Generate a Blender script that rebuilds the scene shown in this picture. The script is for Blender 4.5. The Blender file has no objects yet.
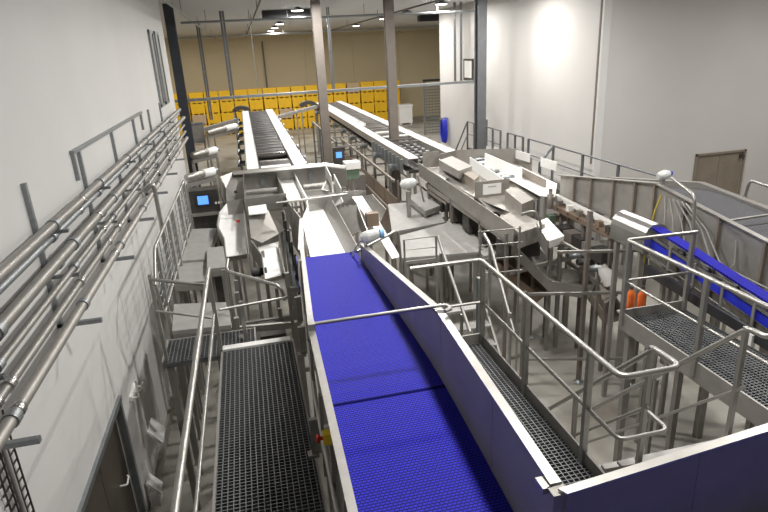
import bpy, math, random
from mathutils import Vector, Matrix
random.seed(7)
S = bpy.context.scene
COL = S.collection
# ------------------------------------------------------------------ camera
FPX = 584.257                                   # focal length in pixels of the 768x512 frame
HC = 6.05                                       # eye height above the hall floor
RW = ((0.97192586, -0.12228134, 0.2010159),     # world X, Y, Z axes in camera axes (right, down, forward)
      (-0.23007908, -0.31517683, 0.92072101),
      (-0.04923145, -0.94112212, -0.33446289))
cd = bpy.data.cameras.new('camera'); cam = bpy.data.objects.new('camera', cd); COL.objects.link(cam)
cd.sensor_fit = 'HORIZONTAL'; cd.sensor_width = 36.0; cd.lens = FPX / 768 * 36; cd.clip_end = 200; cd.clip_start = 0.05
m = Matrix.Identity(4)
for i in range(3):
    m[i][0] = RW[i][0]; m[i][1] = -RW[i][1]; m[i][2] = -RW[i][2]
m[2][3] = HC
cam.matrix_world = m
S.camera = cam
# ------------------------------------------------------------------ world, exposure
w = bpy.data.worlds.new('hall_world'); S.world = w; w.use_nodes = True
w.node_tree.nodes['Background'].inputs[0].default_value = (0.8, 0.85, 0.9, 1)
w.node_tree.nodes['Background'].inputs[1].default_value = 0.3
S.view_settings.view_transform = 'Standard'; S.view_settings.look = 'None'
S.view_settings.gamma = 1; S.view_settings.use_curve_mapping = False
S.view_settings.exposure = 0.0
LAMP_W = 250.0                                  # power of each ceiling lamp

def ray(px, py):
    d = (px - 384.0, py - 256.0, FPX)
    return Vector([sum(RW[i][k] * d[k] for k in range(3)) for i in range(3)])
def Q(px, py, z=None, x=None, y=None):
    d = ray(px, py)
    t = (z - HC) / d.z if z is not None else (x / d.x if x is not None else y / d.y)
    return Vector((d.x * t, d.y * t, HC + d.z * t))
V = Vector
# ------------------------------------------------------------------ materials
def mat(name, col, rough=0.5, metal=0.0, noise=0.0, nscale=6.0, bump=0.0, bscale=60.0, stretch=None, dirt=None, dscale=0.7, emit=0.0, spec=0.5):
    m = bpy.data.materials.new(name); m.use_nodes = True
    nt = m.node_tree; b = nt.nodes['Principled BSDF']
    b.inputs['Roughness'].default_value = rough; b.inputs['Metallic'].default_value = metal
    b.inputs['Specular IOR Level'].default_value = spec
    b.inputs['Base Color'].default_value = (*col, 1)
    tc = nt.nodes.new('ShaderNodeTexCoord'); mp = nt.nodes.new('ShaderNodeMapping')
    nt.links.new(tc.outputs['Object'], mp.inputs[0])
    if stretch: mp.inputs['Scale'].default_value = stretch
    last = None
    if noise:
        n = nt.nodes.new('ShaderNodeTexNoise'); n.inputs['Scale'].default_value = nscale; n.inputs['Detail'].default_value = 5
        nt.links.new(mp.outputs[0], n.inputs['Vector'])
        r = nt.nodes.new('ShaderNodeValToRGB')
        r.color_ramp.elements[0].position = 0.3; r.color_ramp.elements[1].position = 0.72
        r.color_ramp.elements[0].color = (*[max(0, c * (1 - noise)) for c in col], 1)
        r.color_ramp.elements[1].color = (*[min(1, c * (1 + noise)) for c in col], 1)
        nt.links.new(n.outputs['Fac'], r.inputs[0]); last = r.outputs[0]
    if dirt:
        n2 = nt.nodes.new('ShaderNodeTexNoise'); n2.inputs['Scale'].default_value = dscale; n2.inputs['Detail'].default_value = 7
        nt.links.new(tc.outputs['Object'], n2.inputs['Vector'])
        r2 = nt.nodes.new('ShaderNodeValToRGB'); r2.color_ramp.elements[0].position = 0.5; r2.color_ramp.elements[1].position = 0.68
        nt.links.new(n2.outputs['Fac'], r2.inputs[0])
        mx = nt.nodes.new('ShaderNodeMix'); mx.data_type = 'RGBA'
        nt.links.new(r2.outputs[0], mx.inputs['Factor'])
        if last: nt.links.new(last, mx.inputs['A'])
        else: mx.inputs['A'].default_value = (*col, 1)
        mx.inputs['B'].default_value = (*dirt, 1); last = mx.outputs['Result']
    if last: nt.links.new(last, b.inputs['Base Color'])
    if bump:
        n3 = nt.nodes.new('ShaderNodeTexNoise'); n3.inputs['Scale'].default_value = bscale
        nt.links.new(mp.outputs[0], n3.inputs['Vector'])
        bp = nt.nodes.new('ShaderNodeBump'); bp.inputs['Strength'].default_value = bump; bp.inputs['Distance'].default_value = 0.02
        nt.links.new(n3.outputs['Fac'], bp.inputs['Height']); nt.links.new(bp.outputs[0], b.inputs['Normal'])
    if emit:
        b.inputs['Emission Color'].default_value = (*col, 1); b.inputs['Emission Strength'].default_value = emit
    return m
def belt_mat(name, c1, c2, sx, sy):
    m = mat(name, c1, 0.62, spec=0.15); nt = m.node_tree; b = nt.nodes['Principled BSDF']
    tc = nt.nodes.new('ShaderNodeTexCoord'); mp = nt.nodes.new('ShaderNodeMapping'); mp.inputs['Scale'].default_value = (sx, sy, 1)
    br = nt.nodes.new('ShaderNodeTexBrick'); nt.links.new(tc.outputs['Object'], mp.inputs[0]); nt.links.new(mp.outputs[0], br.inputs['Vector'])
    br.inputs['Scale'].default_value = 1; br.inputs['Color1'].default_value = (*c1, 1); br.inputs['Color2'].default_value = (*[c * 0.85 for c in c1], 1)
    br.inputs['Mortar'].default_value = (*c2, 1); br.inputs['Mortar Size'].default_value = 0.12; br.inputs['Mortar Smooth'].default_value = 0.4
    br.inputs['Brick Width'].default_value = 1.0; br.inputs['Row Height'].default_value = 0.5
    nt.links.new(br.outputs['Color'], b.inputs['Base Color'])
    bp = nt.nodes.new('ShaderNodeBump'); bp.inputs['Strength'].default_value = 0.5; bp.inputs['Distance'].default_value = 0.004; bp.invert = True
    nt.links.new(br.outputs['Fac'], bp.inputs['Height']); nt.links.new(bp.outputs[0], b.inputs['Normal'])
    return m
M = dict(
    wall=mat('wall_white', (0.63, 0.625, 0.61), 0.55, noise=0.03, nscale=0.8),
    wall_r=mat('wall_offwhite', (0.55, 0.535, 0.515), 0.6, noise=0.03, nscale=0.6),
    beige=mat('wall_beige', (0.60, 0.51, 0.33), 0.6, noise=0.05, nscale=0.3),
    ceil=mat('ceiling_white', (0.56, 0.56, 0.55), 0.7, noise=0.03, nscale=0.5),
    floor=mat('concrete', (0.32, 0.305, 0.27), 0.45, noise=0.12, nscale=1.3, bump=0.1, dirt=(0.15, 0.132, 0.108), dscale=0.55),
    steel=mat('stainless', (0.43, 0.415, 0.39), 0.42, 0.8, noise=0.08, nscale=9, stretch=(1, 1, 4)),
    steelr=mat('stainless_dull', (0.36, 0.34, 0.31), 0.45, 0.6, noise=0.1, nscale=5),
    steel2=mat('stainless_matte', (0.36, 0.345, 0.32), 0.5, 0.6, noise=0.1, nscale=5),
    panel=mat('stainless_panel', (0.33, 0.315, 0.29), 0.5, 0.25, noise=0.08, nscale=3),
    pipe=mat('pipe_steel', (0.29, 0.28, 0.26), 0.45, 0.6, noise=0.08, nscale=6),
    steelp=mat('stainless_polished', (0.55, 0.54, 0.53), 0.22, 0.9, noise=0.05, nscale=8),
    tube=mat('tube_steel', (0.41, 0.40, 0.375), 0.4, 0.8, noise=0.06, nscale=12),
    galv=mat('galvanised', (0.30, 0.32, 0.33), 0.45, 0.7, noise=0.12, nscale=30),
    plate=mat('deck_plate', (0.36, 0.352, 0.335), 0.55, 0.3, noise=0.08, nscale=6),
    white=mat('white_plastic', (0.88, 0.88, 0.86), 0.4, noise=0.03, nscale=8),
    board=mat('white_board', (0.78, 0.77, 0.74), 0.5, noise=0.03, nscale=8),
    blue=belt_mat('blue_belt', (0.028, 0.026, 0.55), (0.004, 0.004, 0.11), 30, 20),
    bluep=mat('blue_plastic', (0.02, 0.03, 0.50), 0.45, noise=0.1, nscale=9),
    bluedk=mat('blue_seam', (0.006, 0.006, 0.07), 0.9, noise=0.1, spec=0.03),
    grey_belt=belt_mat('grey_belt', (0.115, 0.115, 0.12), (0.05, 0.05, 0.055), 14, 22),
    grate=mat('grating_steel', (0.17, 0.177, 0.18), 0.45, 0.5, noise=0.12, nscale=20),
    dark=mat('dark_steel', (0.07, 0.065, 0.06), 0.5, 0.4, noise=0.2, nscale=10),
    roller=mat('roller_steel', (0.085, 0.078, 0.07), 0.6, 0.2, noise=0.15, nscale=8),
    black=mat('black_rubber', (0.025, 0.025, 0.027), 0.6, noise=0.1),
    colblue=mat('column_dark_paint', (0.042, 0.048, 0.062), 0.35, noise=0.1, nscale=3),
    colbrown=mat('column_brown', (0.19, 0.165, 0.145), 0.5, 0.2, noise=0.12, nscale=4),
    colgrey=mat('column_grey', (0.16, 0.165, 0.175), 0.4, 0.3, noise=0.1, nscale=4),
    brown=mat('brown_sheet', (0.25, 0.185, 0.135), 0.4, 0.3, noise=0.2, nscale=3),
    chute=mat('worn_chute', (0.29, 0.25, 0.21), 0.45, 0.5, noise=0.14, nscale=4),
    door=mat('door_bronze', (0.075, 0.06, 0.045), 0.35, 0.2, noise=0.15, nscale=2.5),
    door2=mat('door_brown', (0.22, 0.185, 0.145), 0.5, noise=0.1, nscale=2.5),
    yellow=mat('bin_yellow', (0.86, 0.52, 0.015), 0.45, noise=0.07, nscale=2),
    tan=mat('bin_tan', (0.55, 0.40, 0.24), 0.55, noise=0.07, nscale=2),
    estop=mat('estop_yellow', (0.85, 0.62, 0.03), 0.4, noise=0.04),
    red=mat('red_plastic', (0.6, 0.03, 0.02), 0.4, noise=0.05),
    orange=mat('orange_plastic', (0.75, 0.16, 0.03), 0.45, noise=0.1, nscale=10),
    green=mat('green_parts', (0.13, 0.19, 0.13), 0.5, noise=0.15, nscale=10),
    clear=mat('film_wrap', (0.55, 0.56, 0.55), 0.3, noise=0.15, nscale=14, bump=0.4, bscale=25),
    screen=mat('screen_blue', (0.10, 0.30, 0.85), 0.3, emit=1.2),
    cable=mat('cable_grey', (0.33, 0.32, 0.30), 0.55, noise=0.1),
    cabley=mat('cable_yellow', (0.55, 0.45, 0.06), 0.5, noise=0.1),
    lamp=mat('lamp_glow', (1.0, 0.96, 0.88), 0.4, emit=9.0),
)
# ------------------------------------------------------------------ mesh helpers
OFF = {}
class MB:
    def __init__(s): s.v = []; s.f = []; s.sm = []
    def add(s, vs, fs, smooth=False):
        o = len(s.v); s.v += [V(p) for p in vs]; s.f += [[i + o for i in f] for f in fs]; s.sm += [smooth] * len(fs)
        return s
    def box(s, x0, x1, y0, y1, z0, z1):
        return s.add([(x, y, z) for z in (z0, z1) for x, y in ((x0, y0), (x1, y0), (x1, y1), (x0, y1))],
                     [(3, 2, 1, 0), (4, 5, 6, 7), (0, 1, 5, 4), (1, 2, 6, 5), (2, 3, 7, 6), (3, 0, 4, 7)])
    def bar(s, p, q, wd, ht, up=(0, 0, 1)):
        p = V(p); q = V(q); d = (q - p).normalized(); up = V(up)
        if abs(d.dot(up)) > 0.98: up = V((0, 1, 0))
        a = d.cross(up).normalized() * wd / 2; b = a.cross(d).normalized() * ht / 2
        return s.add([p - a - b, p + a - b, p + a + b, p - a + b, q - a - b, q + a - b, q + a + b, q - a + b],
                     [(0, 1, 2, 3), (7, 6, 5, 4), (0, 4, 5, 1), (1, 5, 6, 2), (2, 6, 7, 3), (3, 7, 4, 0)])
    def tube(s, pts, r, n=8):
        pts = [V(p) for p in pts]; rings = []; prev = None
        for i, p in enumerate(pts):
            d = V((0, 0, 0))
            if i: d += (p - pts[i - 1]).normalized()
            if i < len(pts) - 1: d += (pts[i + 1] - p).normalized()
            d.normalize()
            if prev is None:
                a = d.cross(V((0, 0, 1)));
                if a.length < 0.05: a = d.cross(V((0, 1, 0)))
            else: a = prev - d * prev.dot(d)
            a.normalize(); prev = a; b = d.cross(a)
            k = 1.0
            if 0 < i < len(pts) - 1:
                c = (pts[i] - pts[i - 1]).normalized().dot(d); k = min(1.6, 1 / max(c, 0.3)) if c < 0.95 else 1
            rings.append([p + (a * math.cos(t) + b * math.sin(t)) * r * (1 + (k - 1) * 0.5) for t in [2 * math.pi * j / n for j in range(n)]])
        vs = [x for g in rings for x in g]; fs = []
        for i in range(len(pts) - 1):
            for j in range(n):
                j2 = (j + 1) % n; fs.append((i * n + j, i * n + j2, (i + 1) * n + j2, (i + 1) * n + j))
        s.add(vs, fs, True)
        s.add(rings[0], [tuple(range(n - 1, -1, -1))]); s.add(rings[-1], [tuple(range(n))])
        return s
    def lathe(s, p, q, prof, n=14):
        p = V(p); q = V(q); d = (q - p); L = d.length; d.normalize()
        a = d.cross(V((0, 0, 1)))
        if a.length < 0.05: a = d.cross(V((0, 1, 0)))
        a.normalize(); b = d.cross(a); vs = []; fs = []
        for t, r in prof:
            for j in range(n):
                th = 2 * math.pi * j / n; vs.append(p + d * L * t + (a * math.cos(th) + b * math.sin(th)) * r)
        for i in range(len(prof) - 1):
            for j in range(n):
                j2 = (j + 1) % n; fs.append((i * n + j, i * n + j2, (i + 1) * n + j2, (i + 1) * n + j))
        s.add(vs, fs, True)
        k = (len(prof) - 1) * n
        s.add(vs[:n], [tuple(range(n - 1, -1, -1))]); s.add(vs[k:], [tuple(range(n))])
        return s
    def prism(s, poly, vec):
        poly = [V(p) for p in poly]; vec = V(vec); n = len(poly)
        nn = V((0, 0, 0))
        for i in range(n): nn += poly[i].cross(poly[(i + 1) % n])
        if nn.dot(vec) < 0: poly = poly[::-1]
        return s.add(poly + [p + vec for p in poly], [tuple(range(n - 1, -1, -1)), tuple(range(n, 2 * n))] +
                     [(i, (i + 1) % n, n + (i + 1) % n, n + i) for i in range(n)])
    def sheet(s, poly, t=0.012):
        poly = [V(p) for p in poly]; nn = V((0, 0, 0)); n = len(poly); c = sum(poly, V((0, 0, 0))) / n
        for i in range(n): nn += (poly[i] - c).cross(poly[(i + 1) % n] - c)
        nn.normalize(); return s.prism([p - nn * t / 2 for p in poly], nn * t)
    def wall(s, pts, t=0.02):
        """ribbon of sheet metal: pts = [(x, y, zbottom, ztop), ...]"""
        n = len(pts); nor = []
        for i in range(n):
            d = V((0, 0, 0))
            for a, b in ((i - 1, i), (i, i + 1)):
                if a >= 0 and b < n: e = V((pts[b][0] - pts[a][0], pts[b][1] - pts[a][1], 0)); d += e.normalized()
            d.normalize(); nor.append(V((-d.y, d.x, 0)) * t / 2)
        vs = []
        for (x, y, z0, z1), k in zip(pts, nor): vs += [V((x, y, z0)) - k, V((x, y, z0)) + k, V((x, y, z1)) + k, V((x, y, z1)) - k]
        fs = [(0, 1, 2, 3), tuple(4 * (n - 1) + i for i in (3, 2, 1, 0))]
        for i in range(n - 1):
            a = 4 * i; b = a + 4
            fs += [(a, a + 3, b + 3, b), (a + 3, a + 2, b + 2, b + 3), (a + 2, a + 1, b + 1, b + 2), (a + 1, a, b, b + 1)]
        return s.add(vs, fs)
    def mesh(s, name, mt, off=V((0, 0, 0))):
        me = bpy.data.meshes.new(name); me.from_pydata([tuple(p - off) for p in s.v], [], s.f); me.validate()
        me.materials.append(M[mt] if isinstance(mt, str) else mt)
        if any(s.sm):
            for p, k in zip(me.polygons, s.sm): p.use_smooth = k
        me.update(); return me
    def part(s, name, mt, parent, label=None, stuff=False):
        off = OFF[parent.name]; o = bpy.data.objects.new(name, s.mesh(name, mt, off)); COL.objects.link(o); o.parent = parent; OFF[o.name] = off
        if label: o['label'] = label
        if stuff: o['kind'] = 'stuff'
        return o
    def thing(s, name, mt, label, cat, group=None, kind=None):
        xs = [p.x for p in s.v]; ys = [p.y for p in s.v]; zs = [p.z for p in s.v]
        off = V(((min(xs) + max(xs)) / 2, (min(ys) + max(ys)) / 2, min(zs)))
        o = bpy.data.objects.new(name, s.mesh(name, mt, off)); COL.objects.link(o); o.location = off; OFF[o.name] = off
        if kind: o['kind'] = kind
        if label: o['label'] = label
        if cat: o['category'] = cat
        if group: o['group'] = group
        return o
def thing(name, label, cat, loc, group=None, kind=None):
    o = bpy.data.objects.new(name, None); COL.objects.link(o); o.location = loc; OFF[o.name] = V(loc); o.empty_display_size = 0.2
    if label: o['label'] = label
    if cat: o['category'] = cat
    if group: o['group'] = group
    if kind: o['kind'] = kind
    return o
def clone(o, name, mesh_parent, off):
    """share mesh data of a part at another offset"""
    c = o.copy(); COL.objects.link(c); c.parent = mesh_parent; c.location = off; return c
def struct(name, mb, mt, label=None, cat=None): return mb.thing(name, mt, label, cat, kind='structure')
def B(*a): return MB().box(*a)
def arc(c, r, a0, a1, n, fn): return [fn(c, r, a0 + (a1 - a0) * i / n) for i in range(n + 1)]
def bend(p, q, r_, k, n=5):
    """rounded corner polyline p -> q -> r_ with fillet distance k"""
    p, q, r_ = V(p), V(q), V(r_); a = q + (p - q).normalized() * k; b = q + (r_ - q).normalized() * k
    return [p] + [(a * (1 - t) ** 2 + q * 2 * t * (1 - t) + b * t * t) for t in [i / n for i in range(n + 1)]] + [r_]
def fillet(pts, k, n=4):
    pts = [V(p) for p in pts]; out = [pts[0]]
    for i in range(1, len(pts) - 1): out += bend(pts[i - 1], pts[i], pts[i + 1], k, n)[1:-1]
    return out + [pts[-1]]
# ------------------------------------------------------------------ room shell
ZC = 7.72
struct('floor', B(-11, 24, -8, 53, -0.15, 0), 'floor', 'grey concrete hall floor with worn stains', 'floor')
struct('ceiling', B(-11, 24, -8, 53, ZC, ZC + 0.15), 'ceil', 'white panelled hall ceiling', 'ceiling')
wl = thing('wall_left', 'smooth white side wall behind the pipe run', 'wall', (-2.05, 5, 0), kind='structure')
DY0, DY1, DZ = 4.95, 6.86, 2.1
MB().box(-2.12, -1.97, -8, DY0, 0, ZC).box(-2.12, -1.97, DY1, 18.6, 0, ZC).box(-2.12, -1.97, DY0, DY1, DZ, ZC).part('wall_panel', 'wall', wl)
struct('wall_left_return', B(-11, -2.12, 18.45, 18.6, 0, ZC), 'wall', 'white return wall past the dark column', 'wall')
struct('wall_left_far', B(-11.15, -11, 18.45, 53, 0, ZC), 'beige', 'beige far left wall', 'wall')
wb = thing('wall_back', 'beige back wall above the yellow bins', 'wall', (3, 53, 0), kind='structure')
for i in range(7): MB().box(-11 + i * 4.15, -11 + (i + 1) * 4.15 - 0.03, 53, 53.14, 0, 7.3).part('wall_panel', 'beige', wb)
B(-11, 18, 53.05, 53.15, 0, ZC).part('wall_core', 'beige', wb)
B(-11, 18, 52.9, 53.04, 7.32, ZC).part('wall_fascia', 'beige', wb)
struct('wall_right', B(10, 10.15, 15.6, 30, 0, ZC), 'wall_r', 'off-white right wall behind the dark blue-grey column', 'wall')
struct('wall_right_return', B(10.15, 18.15, 29.85, 30, 0, ZC), 'wall_r', 'off-white return wall beside the passage', 'wall')
struct('wall_right_far', B(18, 18.15, 30, 53, 0, ZC), 'wall_r', 'far right wall of the passage', 'wall')
wf = thing('wall_front', 'off-white wall with the brown double door', 'wall', (17, 15.6, 0), kind='structure')
MB().box(10.15, 13.6, 15.6, 15.75, 0, ZC).box(15.35, 24, 15.6, 15.75, 0, ZC).box(13.6, 15.35, 15.6, 15.75, 2.4, ZC).part('wall_panel', 'wall_r', wf)
B(9.97, 10.2, 15.56, 15.6, 0, ZC).part('corner_trim', 'wall', wf)
struct('wall_right_near', B(24, 24.15, -8, 15.75, 0, ZC), 'wall_r', 'off-white near right wall', 'wall')
struct('wall_rear', B(-2.12, 24.15, -8.15, -8, 0, ZC), 'wall_r', 'off-white wall behind the camera', 'wall')
struct('baseboard_left', MB().box(-1.97, -1.93, DY1 + 0.06, 18.4, 0, 0.22), 'floor', 'grey concrete kerb at the foot of the left wall', 'kerb')
# left door
d1 = thing('door_1', 'dark bronze door with white lever in the left wall', 'door', (-2.0, 6.3, 0), kind='structure')
for y0, y1 in ((DY0 + 0.02, 5.9), (5.91, DY1 - 0.02)): B(-2.1, -2.04, y0, y1, 0.02, DZ - 0.02).part('door_leaf', 'door', d1)
MB().box(-2.0, -1.93, DY0 - 0.07, DY1 + 0.05, DZ - 0.02, DZ + 0.05).box(-2.0, -1.94, DY1 - 0.02, DY1 + 0.05, 0, DZ).box(-2.0, -1.94, DY0 - 0.07, DY0 + 0.02, 0, DZ).part('door_frame', 'galv', d1)
MB().tube([(-2.04, 6.42, 1.18), (-1.97, 6.42, 1.18), (-1.96, 6.44, 1.18), (-1.96, 6.54, 1.2), (-1.975, 6.56, 1.22)], 0.013).part('door_handle', 'board', d1)
d2 = thing('door_2', 'brown double door in the right front wall', 'door', (14.5, 15.6, 0), kind='structure')
for x0, x1 in ((13.62, 14.47), (14.48, 15.33)): B(x0, x1, 15.62, 15.68, 0.02, 2.38).part('door_leaf', 'door2', d2)
MB().box(13.55, 13.61, 15.55, 15.6, 0, 2.45).box(15.34, 15.4, 15.55, 15.6, 0, 2.45).box(13.55, 15.4, 15.55, 15.6, 2.39, 2.45).part('door_frame', 'door2', d2)
B(15.2, 15.3, 15.5, 15.62, 2.2, 2.3).part('door_closer', 'dark', d2)
# tall window strips at the far end of the left wall
for i, (y0, y1) in enumerate(((15.3, 15.95), (16.3, 17.0))):
    wn = thing('window_%d' % (i + 1), ('nearer', 'farther')[i] + ' narrow tall framed panel high on the left wall', 'window', (-1.95, y0, 5), kind='structure')
    MB().box(-1.97, -1.92, y0, y0 + 0.07, 5.0, 6.7).box(-1.97, -1.92, y1 - 0.07, y1, 5.0, 6.7).box(-1.97, -1.92, y0, y1, 6.66, 6.73).box(-1.97, -1.92, y0, y1, 4.97, 5.04).part('window_frame', 'galv', wn)
    B(-1.965, -1.95, y0 + 0.07, y1 - 0.07, 5.04, 6.66).part('pane', 'steel2', wn)
# ------------------------------------------------------------------ ceiling lamps (real lights)
ORD = ['first', 'second', 'third', 'fourth', 'fifth', 'sixth', 'seventh', 'eighth', 'ninth', 'tenth', 'eleventh', 'twelfth', 'thirteenth', 'fourteenth', 'fifteenth', 'sixteenth', 'seventeenth', 'eighteenth']
ld = bpy.data.lights.new('lamp_light', 'AREA'); ld.shape = 'DISK'; ld.size = 0.5; ld.energy = LAMP_W; ld.color = (1.0, 0.975, 0.94)
proto = None
def lamp(x, y, label):
    global proto
    t = thing('ceiling_lamp', label, 'lamp', (x, y, ZC), 'round ceiling lamps')
    if proto is None:
        h = MB().lathe((x, y, ZC), (x, y, ZC - 0.13), [(0, 0.1), (0.3, 0.12), (0.45, 0.23), (1, 0.245)], 20).part('housing', 'galv', t)
        g = MB().lathe((x, y, ZC - 0.125), (x, y, ZC - 0.15), [(0, 0.23), (1, 0.21)], 20).part('diffuser', 'lamp', t)
        proto = (h, g)
    else:
        for k in proto: clone(k, k.name, t, (0, 0, 0))
    lo = bpy.data.objects.new('lamp_light', ld); COL.objects.link(lo); lo.parent = t; lo.location = (0, 0, -0.17)
for i, y in enumerate((44.5, 40, 35, 29.9, 24.6, 19.3, 14, 9, 4)):
    lamp(2.45, y, '%s round ceiling lamp from the back in the row over the left conveyor line' % ORD[i])
for i, y in enumerate((42.2, 34, 29.2, 24, 18.5, 12.5, 6.5)):
    lamp(8.1, y, '%s round ceiling lamp from the back in the row near the right wall' % ORD[i])
for i, y in enumerate((46, 34)):
    lamp(-6, y, '%s round ceiling lamp from the back past the left return wall' % ORD[i])
for i, y in enumerate((11, 4)):
    lamp(16, y, '%s round ceiling lamp in front of the brown double door' % ORD[i])
lamp(14, 41, 'round ceiling lamp over the passage beside the mesh gate')
# ceiling duct and sprinkler pipes
MB().box(1.15, 3.4, 25.6, 26.2, 7.42, ZC - 0.01).thing('ceiling_duct', 'black', 'long black duct box hung under the ceiling', 'duct')
def run(name, pts, r, mt, label, cat, drops=(), group=None):
    t = thing(name, label, cat, pts[0], group)
    MB().tube(pts, r).part('pipe_run', mt, t)
    for d in drops: MB().tube([d, (d[0], d[1], ZC)], 0.012, 6).part('hanger', mt, t)
    return t
run('sprinkler_pipe', [(-1.9, 24.2, 7.3), (9.9, 24.2, 7.3)], 0.045, 'galv', 'grey sprinkler main crossing the ceiling behind the black duct', 'pipe', [(x, 24.2, 7.3) for x in (-1, 2, 5, 8)])
run('sprinkler_pipe', [(-1.5, 12, 7.35), (-1.5, 50, 7.35)], 0.035, 'galv', 'thin sprinkler pipe along the ceiling over the left wall', 'pipe', [(-1.5, y, 7.35) for y in (16, 20, 28, 34, 42)])
run('sprinkler_pipe', [(0.75, 16, 7.4), (0.75, 50, 7.4)], 0.03, 'dark', 'thin dark sprinkler pipe left of the black duct', 'pipe', [(0.75, y, 7.4) for y in (20, 28, 36, 44)])
run('sprinkler_pipe', [(6.4, 16, 7.4), (6.4, 50, 7.4)], 0.03, 'dark', 'thin dark sprinkler pipe between the two rows of lamps', 'pipe', [(6.4, y, 7.4) for y in (20, 28, 36, 44)])
run('sprinkler_pipe', [(-4, 40, 7.25), (16, 40, 7.25)], 0.04, 'galv', 'far sprinkler pipe crossing in front of the beige wall', 'pipe', [(x, 40, 7.25) for x in (-2, 3, 8, 13)])
# ------------------------------------------------------------------ columns
def column(x, y, wd, mt, label, z1=ZC):
    t = thing('column', label, 'column', (x, y, 0))
    a = wd / 2; f = 0.03
    MB().box(x - a, x + a, y - a, y - a + f, 0, z1).box(x - a, x + a, y + a - f, y + a, 0, z1).box(x - f / 2, x + f / 2, y - a + f, y + a - f, 0, z1).part('shaft', mt, t)
    B(x - a - 0.08, x + a + 0.08, y - a - 0.08, y + a + 0.08, 0, 0.03).part('base_plate', mt, t)
    return t
column(-1.98, 21.2, 0.29, 'colblue', 'dark blue-grey steel column past the end of the left wall')
column(2.7, 21, 0.30, 'colbrown', 'brown steel column beside the far left conveyor')
column(5.2 * 0.98, 20.6, 0.30, 'colbrown', 'brown steel column in front of the far right conveyor')
column(8.55, 21, 0.34, 'colgrey', 'grey steel column standing near the right wall stairs')
def conduit(x, y, z0, label, r=0.09, mt='colgrey'):
    t = thing('conduit_drop', label, 'conduit', (x, y, z0), 'conduit drops from the ceiling')
    for dx in (-r, 0.01): MB().box(x + dx, x + dx + r - 0.01, y, y + 0.06, z0, ZC).part('conduit', mt, t)
    B(x - r - 0.02, x + r * 1.3, y - 0.02, y + 0.08, (z0 + ZC) / 2, (z0 + ZC) / 2 + 0.05).part('clamp', 'galv', t)
conduit(-1.75, 32.2, 3.0, 'grey conduit pair dropping just right of the dark column')
conduit(-0.42, 25.2, 4.45, 'grey conduit pair dropping to the cable tray left of the left conveyor')
conduit(3.72, 25.2, 4.45, 'grey conduit pair dropping to the tray right of the left brown column', 0.06)
conduit(9.1, 25.2, 4.45, 'left one of two thin conduits left of the grey column', 0.045)
conduit(9.38, 25.2, 4.45, 'right one of two thin conduits left of the grey column', 0.045)
MB().tube([(2.1, 52.78, 0), (2.1, 52.78, 7.1)], 0.07).thing('downpipe', 'colbrown', 'thin brown downpipe on the beige back wall', 'pipe')
MB().tube([(9.85, 15.52, 2.5), (9.85, 15.52, ZC)], 0.03).thing('wall_conduit', 'colbrown', 'thin brown conduit down the corner of the right wall', 'conduit')
t = thing('cable_tray', 'long grey cable tray crossing the hall in front of the yellow bins', 'cable tray', (4, 25, 4.35))
for dy in (-0.15, 0.15): MB().bar((-3.2, 25 + dy, 4.5), (9.9, 25 + dy, 4.5), 0.03, 0.1).part('side_rail', 'galv', t)
g = MB()
for i in range(40): g.box(-1.8 + i * 0.3, -1.76 + i * 0.3, 24.85, 25.15, 4.47, 4.5)
g.part('rungs', 'galv', t, stuff=True)
for k in range(3): MB().tube([(-3.2, 24.93 + k * 0.07, 4.53), (9.8, 24.93 + k * 0.07, 4.53)], 0.025, 6).part('cable', 'cable', t)
for x in (-3.1, 0.6, 6.2): MB().tube([(x, 25, 4.5), (x, 25, ZC)], 0.012, 6).part('hanger', 'galv', t)
# ------------------------------------------------------------------ yellow bins at the back
def bin_mesh(mt):
    b = MB(); W, D, H = 0.56, 0.5, 0.86
    def ring(k, z): return [(-W * k, -D * k, z), (W * k, -D * k, z), (W * k, D * k, z), (-W * k, D * k, z)]
    vs = ring(0.93, 0.1) + ring(0.98, H - 0.1) + ring(1.0, H - 0.1) + ring(1.0, H) + ring(0.93, H) + ring(0.9, 0.16)
    fs = [(3, 2, 1, 0)]
    for k in range(5):
        for j in range(4): fs.append((k * 4 + j, k * 4 + (j + 1) % 4, k * 4 + 4 + (j + 1) % 4, k * 4 + 4 + j))
    fs.append((20, 21, 22, 23)); b.add(vs, fs)
    for x in (-0.36, -0.12, 0.12, 0.36):
        b.box(x - 0.02, x + 0.02, -D * 1.0, -D * 0.92, 0.14, H - 0.1)
    return b.mesh('bin_body', mt), MB().box(-0.5, -0.36, -0.45, 0.45, 0, 0.1).box(-0.07, 0.07, -0.45, 0.45, 0, 0.1).box(0.36, 0.5, -0.45, 0.45, 0, 0.1).mesh('bin_skids', mt)
by, bt = bin_mesh('yellow'), bin_mesh('tan')
LEV = ['bottom', 'second', 'third', 'top']
NB = 17
for c in range(NB):
    x = -6.0 + c * 1.165
    for l in range(4):
        tan = (c, l) in ((2, 1), (13, 3), (8, 1))
        t = thing('bulk_bin', '%s plastic bulk bin, %s level of the %s stack from the left' % ('tan' if tan else 'yellow', LEV[l], ORD[c]), 'bin', (x + random.uniform(-0.02, 0.02), 51 + random.uniform(-0.05, 0.05), l * 0.86), 'bulk bins stacked at the back wall')
        for me, nm in zip(bt if tan else by, ('bin_body', 'skids')):
            o = bpy.data.objects.new(nm, me); COL.objects.link(o); o.parent = t
t = thing('bulk_bin', 'white plastic bulk bin standing alone right of the yellow stacks', 'bin', (12.9, 48.2, 0))
b = MB()
b.box(12.35, 13.45, 47.7, 48.7, 0.12, 1.55); b.box(12.3, 13.5, 47.65, 48.75, 1.45, 1.6)
b.part('bin_body', 'board', t)
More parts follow.
